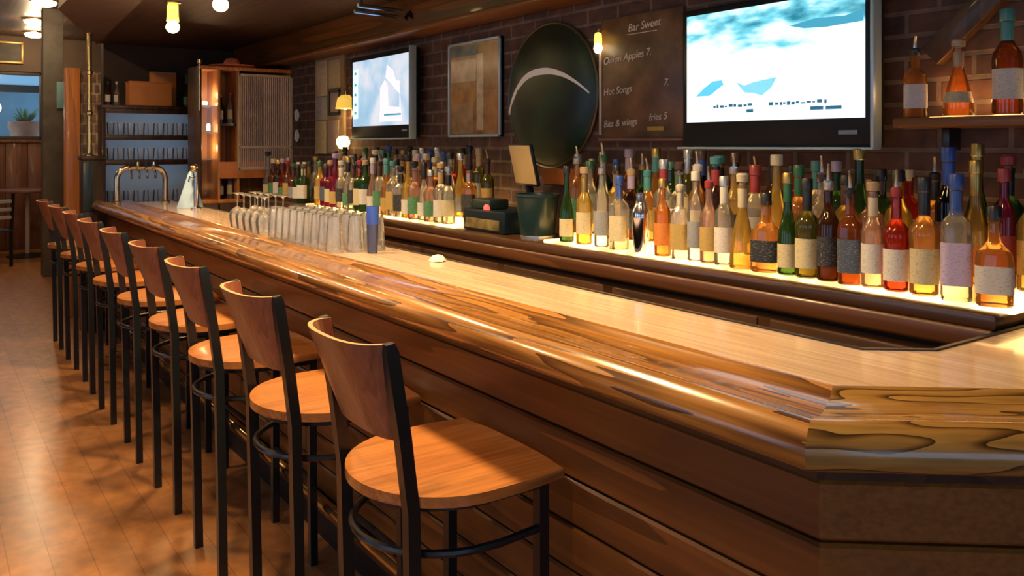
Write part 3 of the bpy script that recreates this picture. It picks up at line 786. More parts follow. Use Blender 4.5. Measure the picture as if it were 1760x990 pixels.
# small white crumpled napkin at the worktop edge
nap = MB(); nap.lathe([(0, .024)] + [(.035*math.sin(a), .024*math.cos(a)) for a in [PI/2*i/5 for i in range(1, 6)]], 12)
for v in nap.bm.verts: v.co += Vector((rnd.uniform(-.004, .004), rnd.uniform(-.004, .004), rnd.uniform(0, .004)))
tag(nap.done('napkin', plain('napkin_white', (.75, .73, .70), .8), loc=(1.70, 2.93, 1.0505)), 'small crumpled white napkin on the worktop edge', 'napkin')

# ------------------------------------------------------------------ far end of the bar: taps, newel, pole
tp = thing('beer_tap_tower', 'arched brass beer tap tower at the far end of the bar', 'beer tap', (1.4575, 7.25, 1.0505))
HW = .1825
for sx, z in ((-1, .0075), (1, 0)):
    MB().lathe([(0, z), (.036, z), (.036, z+.012), (.026, z+.02), (0, z+.02)], 18, c=(sx*HW, 0, 0)).done('base_flange', BRASS, tp)
ar = [(-HW, 0, .02), (-HW, 0, .19)] + [(-HW+.09*(1-math.cos(a)), 0, .19+.10*math.sin(a)) for a in [PI/2*i/6 for i in range(1, 7)]] + [(HW-.09*(1-math.cos(a)), 0, .19+.10*math.sin(a)) for a in [PI/2*i/6 for i in range(6, -1, -1)]] + [(HW, 0, .02)]
MB().tube(ar, .021, 14).done('arch_pipe', plain('pale_brass', (.85, .72, .50), .18, 1), tp)
for k in range(4):
    x = -.09 + k * .06
    f_ = MB().tube([(x, 0, .27), (x, -.06, .265), (x, -.075, .235), (x, -.075, .20)], .009, 8).done('faucet', CHROME, tp)
    MB().lathe([(0, 0), (.008, 0), (.013, .03), (.010, .05), (0, .052)], 10, c=(x, -.03, .285)).done('tap_handle', [BLACK, BRASS, BLACK, CHROME][k], f_)
t2 = thing('tap_column', 'single brass-topped tap column beside the white cone towel', 'beer tap', (1.655, 6.37, 1.0505))
MB().lathe([(0, 0), (.04, 0), (.04, .01), (.018, .02), (.016, .26), (.02, .265), (.02, .275), (0, .275)], 16).done('column', CHROME, t2)
MB().lathe([(0, .272)] + [(.034*math.sin(a), .300-.028*math.cos(a)) for a in [PI*i/8 for i in range(1, 8)]] + [(0, .328)], 16, c=(-.012, 0, 0)).done('knob', BRASS, t2)
MB().tube([(0, 0, .24), (-.05, -.03, .235), (-.06, -.036, .20)], .008, 8).done('faucet', CHROME, t2)
cn = MB(); cn.lathe([(0, 0), (.095, 0), (.097, .006), (.07, .09), (.035, .20), (.012, .268), (0, .275)], 8, sup=1.6)
tag(cn.done('cone_towel', plain('blue_white_cloth', (.48, .70, 1.0), .7, vary=.12), loc=(1.648, 6.50, 1.0505)), 'pale blue-white cone of folded cloth at the far end of the worktop', 'cloth')
nw = thing('newel_post', 'dark square newel at the far end of the bar carrying a brass pole', 'post', (1.155, 7.62, 0))
MB().box((0, 0, .70), (.17, .17, 1.40), bev=.008).done('shaft', DARKZ, nw)
MB().box((0, 0, 1.413), (.19, .19, .035), bev=.008).done('cap', DARKZ, nw)
MB().box((-.045, -.088, 1.18), (.075, .012, .40), bev=.004).done('front_plate', plain('blue_black_plate', (.03, .06, .075), .25), nw)  # blue sheen on the newel front, put into a coloured patch
bp = thing('brass_pole', 'thin brass pole rising from the newel to the lowered ceiling', 'pole', (1.13, 7.60, 1.4305))
MB().lathe([(0, 0), (.035, 0), (.035, .01), (.02, .02), (.0185, .03), (.0185, 1.0), (.03, 1.005), (.03, 1.0185), (0, 1.0185)], 16).done('shaft', BRASS, bp)
for z in (.33, .66): MB().lathe([(.0185, z), (.027, z+.01), (.027, z+.03), (.0185, z+.04)], 16).done('ring', BRASS, bp)

# glass shelf unit at the end wall ---------------------------------------
su = thing('glass_shelf', 'dark shelf unit with blue lit back holding rows of glasses', 'shelf', (1.735, 8.28, 0))
f_ = MB()
for s_ in (-1, 1): f_.box((s_*.41, 0, .93), (.035, .28, 1.86), bev=.004)
f_.box((0, 0, 1.86), (.87, .29, .035), bev=.004)
f_.done('frame', DARKZ, su)
SHZ = (.10, .60, .985, 1.375, 1.60)
for z in SHZ: MB().box((0, 0, z), (.79, .27, .022), bev=.003).box((0, -.13, z-.014), (.79, .012, .042), bev=.002).done('shelf_board', DARKZ, su)
MB().box((0, -.13, 1.83), (.79, .012, .05), bev=.002).done('top_lip', DARKZ, su)
MB().box((0, .133, .93), (.80, .012, 1.82)).done('back_panel', plain('pale_blue_back', (.36, .43, .50), .35), su)
MB().box((0, -.10, 1.832), (.76, .015, .010)).done('light_strip', emit('blue_strip', (.68, .82, 1.0), 8), su)
MB().box((0, -.10, 1.583), (.76, .015, .010)).done('light_strip', MATS['blue_strip'], su)
MB().box((0, -.10, 1.358), (.76, .015, .010)).done('light_strip', MATS['blue_strip'], su)
def small_glass():
    return MB().lathe([(0, 0), (.022, 0), (.027, .004), (.033, .11), (.032, .11), (.025, .008), (0, .008)], 14).done('drinking_glass', GLASS)
sg = small_glass(); first = True; tag(sg, '', 'glass', 'glasses on the lit shelf unit')
for z, nm in ((1.6115, 'top shelf'), (1.3865, 'second shelf'), (.9965, 'third shelf')):
    for k in range(9):
        o = sg if first else sg.copy()
        if not first: COL.objects.link(o)
        first = False
        o.location = (1.735 - .34 + k * .085, 8.22, z)
        o['label'] = 'clear drinking glass, %s from the mottled panel on the %s of lit unit' % (ORD[k], nm)
# things on top of the unit
ORP = plain('orange_carton', (.58, .22, .06), .6, vary=.12)
bx = thing('carton', 'wide orange carton lying on top of the glass shelf unit', 'box', (1.72, 8.24, 1.878))
MB().box((0, 0, .105), (.36, .20, .21), bev=.006).done('box', ORP, bx); MB().box((0, 0, .213), (.37, .21, .012), bev=.003).done('lid', ORP, bx)
bx2 = thing('carton', 'tall orange carton standing behind the wide one on the shelf unit', 'box', (1.875, 8.387, 1.878))
MB().box((0, 0, .165), (.23, .075, .33), bev=.006).done('box', ORP, bx2); MB().box((0, -.0375, .30), (.15, .004, .03)).done('flap', plain('carton_tape', (.45, .2, .08), .5), bx2)
bottle('longneck', 'green', 'green', 'green', 2.055, 8.24, 1.878, 'green bottle standing on top of the glass shelf unit', 'bottles on the shelf unit', 'cap', .9, None, 'green')
for k, (x, lq, cp, d_) in enumerate(((1.38, 'brown', 'black', 'dark brown bottle on shelf unit beside the mottled panel'), (1.45, 'clear', 'white', 'clear bottle with white cap on top of shelf unit'))):
    bottle('round', lq, 'white', cp, x, 8.24, 1.878, d_, 'bottles on the shelf unit', 'cap', .68)
struct(MB().box((2.185, 8.30, 1.15), (.09, .14, 2.30), bev=.006).done('trim_9', DARKZ), 'dark upright post beside the shelf unit')
struct(MB().lathe([(0, 0), (.008, 0), (.008, .38), (.018, .39), (.018, .42), (0, .44)], 12, c=(1.868, 7.085, 1.80)).done('trim_10', BRASS), 'brass rod on the cabinet corner')

# cabinet with vitrine, bottle niche and lattice door ---------------------
cbn = thing('cabinet', 'tall orange-wood cabinet with lit glass case and lattice door by the brick wall', 'cabinet', (2.265, 7.28, 0))
c_ = MB()
for x in (-.235, -.075, .375): c_.box((x, 0, 1.085), (.02, .36, 2.17), bev=.003)
c_.box((0, 0, 2.16), (.78, .37, .03), bev=.003).box((0, 0, 1.05), (.78, .37, .03), bev=.003).box((0, .175, 1.08), (.76, .015, 2.14))
c_.done('carcass', ORANGEW, cbn)
MB().box((0, -.17, .53), (.76, .02, 1.02), bev=.004).done('base_panel', DARKZ, cbn)
MB().box((-.385, 0, 1.085), (.02, .36, 2.17), bev=.003).done('side_panel', DARKZ, cbn)
MB().box((.25, -.17, 1.18), (.24, .02, .24), bev=.003).done('lower_door', DARKZ, cbn)
MB().box((-.04, -.19, 1.31), (.40, .02, .14), bev=.004).done('orange_panel', plain('orange_panel', (.60, .20, .05), .5, vary=.15), cbn)
MB().box((-.31, .15, 1.62), (.13, .012, 1.05)).done('case_back', plain('case_orange', (.62, .25, .09), .6, vary=.15), cbn)
for z in (1.40, 1.62, 1.84): MB().box((-.31, 0, z), (.13, .30, .012)).done('case_shelf', GLASS, cbn)
MB().lathe([(0, 0), (.02, 0), (.02, .02), (0, .03)], 12, c=(-.31, -.03, 1.86), M=None).done('case_lamp', emit('case_bulb', (1, .75, .40), 26), cbn)
MB().lathe([(0, 0), (.014, 0), (.014, .05), (0, .06)], 12, c=(-.30, -.10, 1.64)).done('case_lamp', MATS['case_bulb'], cbn)
MB().box((-.31, -.178, 1.62), (.128, .006, 1.06)).done('case_glass', PANE, cbn, smooth=0)
CASE_LIGHT = [(-.31, -.08, 1.95), (-.31, -.08, 1.50)]
# lattice door
dr = MB()
for s_ in (-1, 1): dr.box((.15+s_*.225, -.20, 1.715), (.022, .022, .81), bev=.003)
for z in (1.32, 1.50, 2.11): dr.box((.15, -.20, z), (.47, .022, .022), bev=.003)
dr_o = dr.done('lattice_door', plain('door_frame_wood', (.55, .44, .30), .55, vary=.15), cbn)
ls = MB()
for k in range(26): ls.box((.15-.207+k*.0166, -.198, 1.715), (.010, .010, .79))
ls.done('slat_panel', plain('lattice_slats', (.62, .45, .37), .6, vary=.15), dr_o, smooth=0)
MB().box((.15, -.185, 1.715), (.44, .006, .79)).done('backing', plain('lattice_backing', (.28, .19, .16), .7), dr_o, smooth=0)
nb = 0
for z, nm in ((1.0655, 'lower'), (1.70, 'upper')):
    if z > 1.5: MB().box((-.155, 0, 1.69), (.14, .30, .018)).done('niche_shelf', DARKZ, cbn)
    for k in range(2):
        bottle(['round', 'tall'][k], ['brown', 'clear'][k], ['white', 'cream'][k], ['gold', 'red'][k], 2.265-.155-.03+k*.065, 7.22 - .04*k, z if z > 1.5 else 1.39 - .3245 + .0, '%s bottle on the %s shelf of the dark cabinet niche' % (['brown', 'clear'][k], nm), 'bottles in the cabinet niche', 'cap', .8)
        nb += 1
ht = thing('sombrero', 'wide red-orange hat lying on top of the cabinet', 'hat', (2.19, 7.28, 2.176))
MB().lathe([(.19, .018), (.195, .024), (.17, .012), (.10, .004), (.075, .010), (.065, .06), (.045, .085), (0, .092)], 28).done('brim', plain('red_felt', (.92, .22, .10), .7, vary=.2), ht)
MB().lathe([(.078, .012), (.0765, .026), (.074, .028)], 28).done('hat_band', plain('hat_band', (.45, .28, .10), .6), ht)
# dark counter under cabinet end, things beyond the bottles
bk2 = thing('service_counter', 'low dark service counter running from the back bar to the lattice cabinet', 'counter', (2.25, 6.72, 0))
# ------------------------------------------------------------------ brick wall: pictures, screens, signs
ps = thing('notice_board', 'tall tan pin board with papers and framed cards next to small screen', 'board', (XR, 6.22, 1.83))
MB().box((-.012, 0, 0), (.024, .56, .76), bev=.003).done('backing', plain('tan_cork', (.26, .18, .10), .8, vary=.2, vscale=20), ps)
MB().box((-.012, .27, 0), (.03, .02, .77), bev=.003).done('edge_strip', plain('brass_brown', (.35, .24, .10), .5), ps)
PAP = [plain('paper_a', (.42, .34, .24), .7, vary=.15, vscale=30), plain('paper_b', (.30, .28, .26), .7, vary=.15, vscale=30), plain('paper_c', (.38, .27, .21), .7, vary=.12, vscale=30), plain('paper_d', (.40, .33, .19), .7, vary=.12, vscale=30)]
for k, (y, z, w, h, m) in enumerate(((.13, .22, .22, .28, 0), (.14, -.02, .22, .18, 1), (.15, -.25, .20, .26, 3), (-.12, .24, .22, .22, 3), (-.12, .02, .15, .15, 2), (-.10, -.24, .20, .24, 2))):
    MB().box((-.028, y, z), (.006, w, h), bev=.001).done('paper', PAP[m], ps)
fr2 = MB()
for dz in (-1, 1): fr2.box((-.03, -.12, .02+dz*.09), (.014, .21, .022))
for dy in (-1, 1): fr2.box((-.03, -.12+dy*.094, .02), (.014, .022, .18))
fr2.done('card_frame', BLACK, ps)
for z, nm in ((1.775, 'upper'), (1.60, 'lower')):
    pl_ = thing('wall_plate', 'small white round plate on brick beside the lattice door, %s one' % nm, 'plate', (XR, 6.93, z), 0, 'white plates on the brick wall')
    MB().lathe([(0, 0), (.03, 0), (.05, .012), (.052, .016), (.03, .006), (0, .006)], 20, M=Matrix(((0,0,-1,0),(0,1,0,0),(1,0,0,0),(0,0,0,1)))).done('dish', plain('white_china', (.75, .73, .70), .3), pl_)
    MB().lathe([(.030, .0075), (.032, .008), (.034, .0085)], 20, M=Matrix(((0,0,-1,0),(0,1,0,0),(1,0,0,0),(0,0,0,1)))).done('inner_ring', plain('china_ring', (.40, .38, .36), .3), pl_)
def screen_mat(name, kind):
    m, nt, b = new_mat(name)
    tc = nt.nodes.new('ShaderNodeTexCoord')
    mp = nt.nodes.new('ShaderNodeMapping'); L(nt, tc.outputs['Object'], mp.inputs['Vector'])
    n = nt.nodes.new('ShaderNodeTexNoise'); n.inputs['Detail'].default_value = 4; L(nt, mp.outputs['Vector'], n.inputs['Vector'])
    rp = nt.nodes.new('ShaderNodeValToRGB'); e = rp.color_ramp.elements
    sp = nt.nodes.new('ShaderNodeSeparateXYZ'); L(nt, tc.outputs['Object'], sp.inputs[0])
    add = nt.nodes.new('ShaderNodeMath'); add.operation = 'ADD'
    mr = nt.nodes.new('ShaderNodeMapRange')
    if kind == 'big':
        mp.inputs['Scale'].default_value = (1, 3.0, 9.0); n.inputs['Scale'].default_value = 1.6
        L(nt, sp.outputs['Z'], mr.inputs['Value'])
        mr.inputs['From Min'].default_value = .02; mr.inputs['From Max'].default_value = .22; mr.inputs['To Min'].default_value = .30; mr.inputs['To Max'].default_value = -.06
        e[0].position = .36; e[0].color = (.02, .22, .33, 1); e[1].position = .62; e[1].color = (.92, .97, 1, 1)
        k = e.new(.47); k.color = (.18, .66, .80, 1); k = e.new(.54); k.color = (.62, .90, .96, 1)
    else:
        mp.inputs['Scale'].default_value = (1, 1.6, 1.6); n.inputs['Scale'].default_value = 2.6
        L(nt, sp.outputs['Y'], mr.inputs['Value'])
        mr.inputs['From Min'].default_value = -.3; mr.inputs['From Max'].default_value = .4; mr.inputs['To Min'].default_value = .12; mr.inputs['To Max'].default_value = -.08
        e[0].position = .30; e[0].color = (.35, .62, .85, 1); e[1].position = .72; e[1].color = (.95, .93, 1, 1)
        k = e.new(.45); k.color = (.50, .72, .92, 1); k = e.new(.58); k.color = (.78, .86, .98, 1)
    L(nt, n.outputs['Fac'], add.inputs[0]); L(nt, mr.outputs['Result'], add.inputs[1]); L(nt, add.outputs[0], rp.inputs['Fac'])
    L(nt, rp.outputs['Color'], b.inputs['Emission Color']); b.inputs['Emission Strength'].default_value = 1.15 if kind == 'big' else .85
    b.inputs['Base Color'].default_value = (.01, .01, .01, 1); b.inputs['Roughness'].default_value = .2
    return m
def tv(name_label, y, z, w, h, x, kind, bez, chin, rz, tilt):
    t = thing('television', name_label, 'tv', (x, y, z), rz)
    rot = Matrix.Rotation(R(tilt), 3, 'Y')
    r4 = rot.to_4x4()
    def put(c): return tuple(rot @ Vector(c))
    MB().box(put((0, 0, 0)), (.07, w, h), rot, bev=.012).done('housing', BLACKP, t)
    sw, shh = w - 2*bez, h - bez - chin
    zc = (chin - bez) / 2
    MB().box(put((-.0365, 0, zc)), (.002, sw, shh), rot).done('screen', screen_mat('screen_' + kind, kind), t, smooth=0)
    e_ = MB()
    e_.box(put((-.030, -w/2-.006, 0)), (.05, .014, h+.01), rot, bev=.005)
    e_.box(put((-.030, 0, -h/2-.004)), (.05, w+.02, .009), rot, bev=.003)
    e_.done('silver_edge', SILVER, t)
    MB().box(put((.06, 0, 0)), (.06, .2, .2), rot, bev=.004).done('wall_mount', BLACK, t)
    MB().box(put((-.037, -w/2+.09, -h/2+.05)), (.003, .07, .014), rot).done('badge', plain('badge_grey', (.25, .3, .35), .4), t)
    return t, rot, sw, shh, zc
T1 = tv('large flat television glowing white and cyan on the brick wall', 1.965, 1.785, .835, .55, 2.56, 'big', .028, .098, R(0), 0)
CY = emit('screen_cyan', (.10, .55, .80), 1.0); NV = emit('screen_navy', (.02, .14, .24), .8)
def blob(parent, pts, mat, name, x=-.0385):
    mb = MB(); mb.bm.faces.new([mb.bm.verts.new((x, p[0], p[1])) for p in pts]); return mb.done(name, mat, parent, smooth=0)
t1 = T1[0]
blob(t1, [(.34, -.075), (.30, -.045), (.255, -.02), (.21, -.018), (.20, -.035), (.235, -.055), (.27, -.075)], CY, 'picture_mark')
blob(t1, [(.14, -.03), (.10, -.045), (.06, -.035), (-.02, -.025), (-.045, -.022), (-.02, -.06), (.02, -.085), (.06, -.075), (.10, -.07)], emit('screen_sky', (.20, .62, .90), 1.0), 'picture_mark')
blob(t1, [(-.10, .155), (-.20, .17), (-.32, .165), (-.385, .18), (-.385, .14), (-.25, .135), (-.16, .14)], emit('screen_deep', (.05, .35, .52), .9), 'picture_mark')
# caption line at the foot of the picture: dark broken marks
r5 = random.Random(4)
for a0, a1 in ((.25, .08), (-.01, -.24)):
    y = a0
    while y > a1:
        w_ = r5.uniform(.008, .02); MB().box((-.0385, y - w_/2, -.118 + r5.uniform(-.002, .002)), (.001, w_, r5.uniform(.004, .013))).done('caption_mark', NV, t1, smooth=0); y -= w_ + r5.uniform(.004, .010)
for y, w_ in ((.075, .03), (-.21, .05), (-.275, .06)): MB().box((-.0385, y, -.140), (.001, w_, .012)).done('caption_block', NV, t1, smooth=0)
T2 = tv('smaller flat television with pale blue picture beside the framed panel', 5.16, 1.855, .91, .58, 2.575, 'small', .035, .085, 0, 0)
t2_ = T2[0]
blob(t2_, [(-.02, -.10), (-.02, .05), (-.09, .10), (-.13, .06), (-.14, -.08), (-.30, -.09), (-.30, .0), (-.22, .04), (-.20, .16), (-.12, .20), (-.10, .12), (-.30, .08), (-.33, -.18), (0, -.18)], emit('screen_pink', (.88, .80, .98), .95), 'picture_mark')
blob(t2_, [(.41, .20), (.33, .20), (.33, -.15), (.41, -.15)], emit('screen_pale', (.70, .95, .98), .9), 'picture_mark', -.0383)
TEAL = emit('screen_teal', (.05, .35, .42), .8)
for z in (.17, .09, .02, -.05, -.11): MB().box((-.0392, .37, z), (.001, .03, .018)).done('menu_mark', TEAL, t2_, smooth=0)
MB().box((-.0392, -.20, -.135), (.001, .24, .012)).done('picture_bar', TEAL, t2_, smooth=0)
# framed panel filled with flat colour patches
fp = thing('framed_picture', 'silver framed tan and cream picture on brick between screen and green disc', 'picture', (XR, 4.11, 1.845))
MB().box((-.012, 0, 0), (.02, .56, .56)).done('backing', DARKZ, fp)
g = MB()
for s_ in (-1, 1): g.box((-.018, s_*.272, 0), (.028, .016, .56), bev=.003).box((-.018, 0, s_*.272), (.028, .56, .016), bev=.003)
g.done('frame', SILVER, fp)
for nm, y, z, w, h, c in (('print', 0, 0, .53, .53, (.30, .15, .06)), ('print_patch', .11, .11, .28, .13, (.42, .33, .22)), ('print_patch', .11, -.02, .28, .12, (.38, .19, .06)), ('print_patch', -.07, -.02, .07, .44, (.55, .45, .30)), ('print_patch', .1, .225, .30, .06, (.12, .14, .16)), ('print_patch', .12, -.17, .24, .18, (.36, .24, .12)), ('print_patch', -.18, -.14, .14, .25, (.40, .20, .08)), ('print_patch', -.19, .20, .13, .10, (.32, .12, .05))):
    MB().box((-.0235 - (.0012 if nm != 'print' else 0), y, z), (.002, w, h)).done(nm, plain('print_%d' % int(y*1000+z*3000+w*10000), c, .25, vary=.3, vscale=14), fp, smooth=0)
# green disc
gd = thing('wall_disc', 'big dark green convex disc with white arc hung on brick', 'sign', (XR-.005, 3.395, 1.775))
MD = Matrix(((0,0,-1,0),(0,1,0,0),(1,0,0,0),(0,0,0,1)))
MB().lathe([(0, .060), (.12, .058), (.24, .048), (.33, .030), (.36, .015), (.365, .005), (.365, 0)], 48, M=MD).done('dome', plain('green_disc', (.007, .026, .013), .38, vary=.7, vscale=5), gd)
MB().lathe([(.358, .012), (.368, .018), (.376, .012), (.374, 0)], 48, M=MD).done('rim', plain('disc_rim', (.10, .08, .05), .35, .5), gd)
ac = []
for k in range(25):
    u = k / 24
    a = R(196) + (R(14) - R(196)) * u
    y = .335 * -math.cos(a) * -1; y = .34 * (1 - 2*u)
    ac.append((y, u))
arcm = MB(); rows = []
for k in range(29):
    u = k / 28; y = .345 - .675 * u
    zc_ = -.075 + .205 * math.sin(PI * min(1, (u*.86+.13)) ** .80) if False else None
    # arc: climbs steeply at the till-far end, peaks past the middle, falls gently
    z = .118 - .20 * abs((u - .50) / .50) ** (2.6 if u < .5 else 2.1) * (1.0 if u < .5 else .62)
    hw = .017 * (1 - .75 * max(0, (u - .55) / .45)) * (1 if u > .06 else .6)
    r_ = math.hypot(y, z); xx = -(.060 - .030 * (r_/.33)**2) - .004
    rows.append([arcm.bm.verts.new((xx + dx, y, z + dz)) for dx, dz in ((0, hw), (0, -hw), (.010, -hw), (.010, hw))])
for k in range(28):
    for j in range(4): arcm.bm.faces.new((rows[k][j], rows[k][(j+1) % 4], rows[k+1][(j+1) % 4], rows[k+1][j]))
arcm.bm.faces.new(rows[0]); arcm.bm.faces.new(rows[-1])
arcm.done('white_arc', plain('white_enamel', (.92, .90, .88), .5), gd)
# menu board
mb_ = thing('menu_board', 'brown glass menu board with white handwriting beside the large screen', 'menu board', (XR, 2.735, 1.825))
MB().box((-.011, 0, 0), (.022, .52, .56), bev=.002).done('panel', plain('brown_board', (.13, .070, .036), .38, vary=.5, vscale=9), mb_)
MB().box((-.016, .262, -.03), (.026, .014, .46), bev=.003).done('edge_strip', plain('pale_strip', (.62, .50, .42), .3, .3), mb_)
MB().box((-.020, 0, -.283), (.035, .53, .012), bev=.002).done('bottom_ledge', plain('red_brown_ledge', (.20, .08, .05), .4), mb_)
CH = plain('chalk_white', (.62, .57, .50), .8)
def wr(txt, y, z, size, rot=0.0, m=CH):
    return text_mesh('lettering', txt, size, m, mb_, Matrix.Translation((-.0245, y, z)) @ FACE @ Matrix.Rotation(rot, 4, 'Z'))
wr('Bar Sweet', .075, .205, .050, .05); MB().box((-.0245, -.015, .194), (.001, .19, .003)).done('underline', CH, mb_, smooth=0)
wr('Onion Apples 7.', .242, .068, .048, .07)
wr('Hot Songs', .242, -.075, .046, .05); wr('7.', -.15, -.05, .042)
wr('Bits & wings', .24, -.225, .046, .05); wr('fries 5', -.06, -.20, .044, .05)
MB().box((-.0245, -.10, -.235), (.001, .10, .018)).done('yellow_mark', plain('yellow_chalk', (.45, .30, .04), .7), mb_, smooth=0)
# shelf with bottles beyond the large screen
sf = thing('wall_shelf', 'wooden wall shelf carrying three whisky bottles on the brick wall', 'shelf', (2.55, .89, 1.585))
MB().box((0, 0, 0), (.20, 1.10, .03), bev=.006).done('board', PANEL, sf)
for y in (-.45, .45): MB().box((.06, y, -.05), (.07, .025, .07), bev=.003).done('bracket', BLACK, sf)
MB().box((.02, .0, .0165), (.08, .95, .004)).done('lit_strip', GLOW, sf)
bottle('square', 'amber', 'white', 'black', 2.52, 1.405, 1.604, 'short square whisky bottle with white label, beside the large screen on shelf', 'bottles on the wall shelf', 'pour', .74, None, None, 1.22)
bottle('bell', 'orange', 'cream', 'cork', 2.52, 1.272, 1.604, 'bell shaped amber bottle in the middle of the wall shelf', 'bottles on the wall shelf', 'cork', .74, None, 'cork', 1.28)
bottle('round', 'dark amber', 'white', 'teal', 2.52, 1.135, 1.604, 'tall dark bottle with white label at the end of wall shelf', 'bottles on the wall shelf', 'cap', .95, None, 'teal', 1.12)
bs = MB().box((0, 0, 0), (.05, .55, .075), Matrix.Rotation(R(-42), 3, 'X'), bev=.006)
o = bs.done('wall_brace', DARKZ, loc=(2.62, 1.20, 1.98)); tag(o, 'dark diagonal timber brace on brick above the bottle shelf', 'brace')

# ------------------------------------------------------------------ lamps
BULB = emit('warm_bulb', (1.0, .78, .36), 28)
AMBG = glassy('amber_shade', (1.0, .62, .12), .5, (1, .78, .35))
def point(x, y, z, w, col=(1, .66, .32), r=.05):
    l = bpy.data.lights.new('lamp_light', 'POINT'); l.energy = w; l.color = col; l.shadow_soft_size = r
    o = bpy.data.objects.new('lamp_light', l); COL.objects.link(o); o.location = (x, y, z); return o
def spot(x, y, z, w, col=(1, .66, .30)):
    l = bpy.data.lights.new('lamp_light', 'SPOT'); l.energy = w; l.color = col; l.shadow_soft_size = .10
    l.spot_size = R(125); l.spot_blend = .5
    o = bpy.data.objects.new('lamp_light', l); COL.objects.link(o); o.location = (x, y, z); return o
def make_pendant():
    t = thing('ceiling_lamp', '', 'lamp', group='amber jar lamps over the bar')
    MB().lathe([(0, 0), (.05, 0), (.05, -.012), (.02, -.02), (0, -.02)], 18).done('canopy', BRASS, t)
    MB().lathe([(.028, -.018), (.034, -.024), (.036, -.10), (.040, -.125), (.038, -.13)], 18).done('shade', emit('amber_sleeve', (1.0, .66, .10), 2.2), t)
    MB().lathe([(0, -.205)] + [(.042*math.sin(a), -.165-.040*math.cos(a)) for a in [PI*i/9 for i in range(1, 8)]] + [(.03, -.125)], 18).done('bulb', BULB, t)
    return t
pd = make_pendant()
for k in range(5):
    y = (5.72, 4.66, 3.50, 2.25, 1.10)[k]
    lab = ['amber jar lamp on ceiling over the far stretch of bar', 'amber jar lamp on ceiling over the wine glasses'][k] if k < 2 else 'amber jar lamp over bar, %s from the far one, above the view' % ORD[k]
    if k == 0: pd.location = (1.34, y, ZS-.0); pd['label'] = lab
    elif k == 1: dup(pd, (1.34, y, ZS), lab)
    # the lamps further along light the bar from above the frame
    if k >= 2: dup(pd, (1.34, y, ZS), lab)
    spot(1.34, y, ZS - .23, (85, 85, 90, 150, 18)[k])
fl0 = thing('ceiling_light', '', 'lamp', group='round flush lights on the far ceiling')
MB().lathe([(0, 0), (.15, 0), (.15, -.02), (.13, -.03), (0, -.03)], 24).done('rim', BRASS, fl0)
MB().lathe([(.125, -.03), (.11, -.06), (.06, -.08), (0, -.085)], 24).done('diffuser', emit('flush_glow', (1, .86, .52), 12), fl0)
for k, (x, y, lb) in enumerate(((1.17, 12.0, 'round flush ceiling light in the far room, the middle one in line'), (1.30, 13.4, 'round flush ceiling light close to the far picture'), (1.10, 10.35, 'round flush ceiling light just beyond the bar end'))):
    if k == 0: fl0.location = (x, y, ZC); fl0['label'] = lb
    else: dup(fl0, (x, y, ZC), lb)
    point(x, y, ZC-.2, 16, (1, .70, .40))
for x, y, w_ in ((.05, 1.4, 60), (.0, 4.2, 42), (.0, 6.9, 42), (-1.0, 9.8, 42)):  # unseen lights added to brighten the stools, floor and far room
    dup(fl0, (x, y, ZC), 'round flush ceiling light over the open floor %d metres along' % int(y))
    point(x, y, ZC-.2, w_, (1, .64, .33))
for cx_, cy_, cz_ in CASE_LIGHT: point(2.265+cx_, 7.28+cy_, cz_, 1.3, (1, .62, .30), .03)
for y in (1.34, 1.20): point(2.62, y, 1.67, .45, (1, .5, .16), .02)
# wall lamp pair beside small screen
wl = thing('wall_lamp', 'brass shaded wall lamp glowing amber between the pin board and screen', 'lamp', (2.60, 5.80, 1.79))
MB().tube([(.045, 0, .16), (.0, 0, .17), (-.02, 0, .14), (-.02, 0, .09)], .007, 8).done('arm', BRASS, wl)
MB().lathe([(.03, .10), (.06, .075), (.075, .0), (.073, 0), (.056, .072), (.028, .096)], 20, c=(-.02, 0, 0)).done('lamp_shade', emit('amber_shade_glow', (.9, .55, .08), .8), wl)
MB().lathe([(0, -.01), (.02, .005), (.02, .04), (0, .06)], 12, c=(-.02, 0, 0)).done('bulb', BULB, wl)
point(2.55, 5.80, 1.75, 1.5, (1, .66, .3), .03)
w2 = thing('table_lamp', 'small glowing lamp at the end of back counter under small screen', 'lamp', (2.57, 5.82, 1.0885))
MB().lathe([(0, 0), (.05, 0), (.05, .012), (.012, .03), (.010, .40), (0, .40)], 16).done('base', BRASS, w2)
MB().lathe([(0, .40), (.03, .405), (.05, .44), (.05, .47), (.03, .495), (0, .50)], 18).done('globe', emit('yellow_globe', (1.0, .75, .25), 5), w2)
w3 = thing('wall_lamp', 'small bright bulb lamp at the upper corner of menu board', 'lamp', (2.60, 2.985, 1.97))  # added bulb in place of a pendant's reflection in the board glass
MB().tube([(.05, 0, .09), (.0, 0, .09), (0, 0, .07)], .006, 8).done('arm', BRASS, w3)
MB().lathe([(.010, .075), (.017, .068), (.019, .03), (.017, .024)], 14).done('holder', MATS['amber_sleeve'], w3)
MB().lathe([(0, -.025), (.014, -.018), (.022, 0), (.017, .022), (.012, .028)], 14).done('bulb', emit('small_bulb', (1, .85, .45), 5), w3)
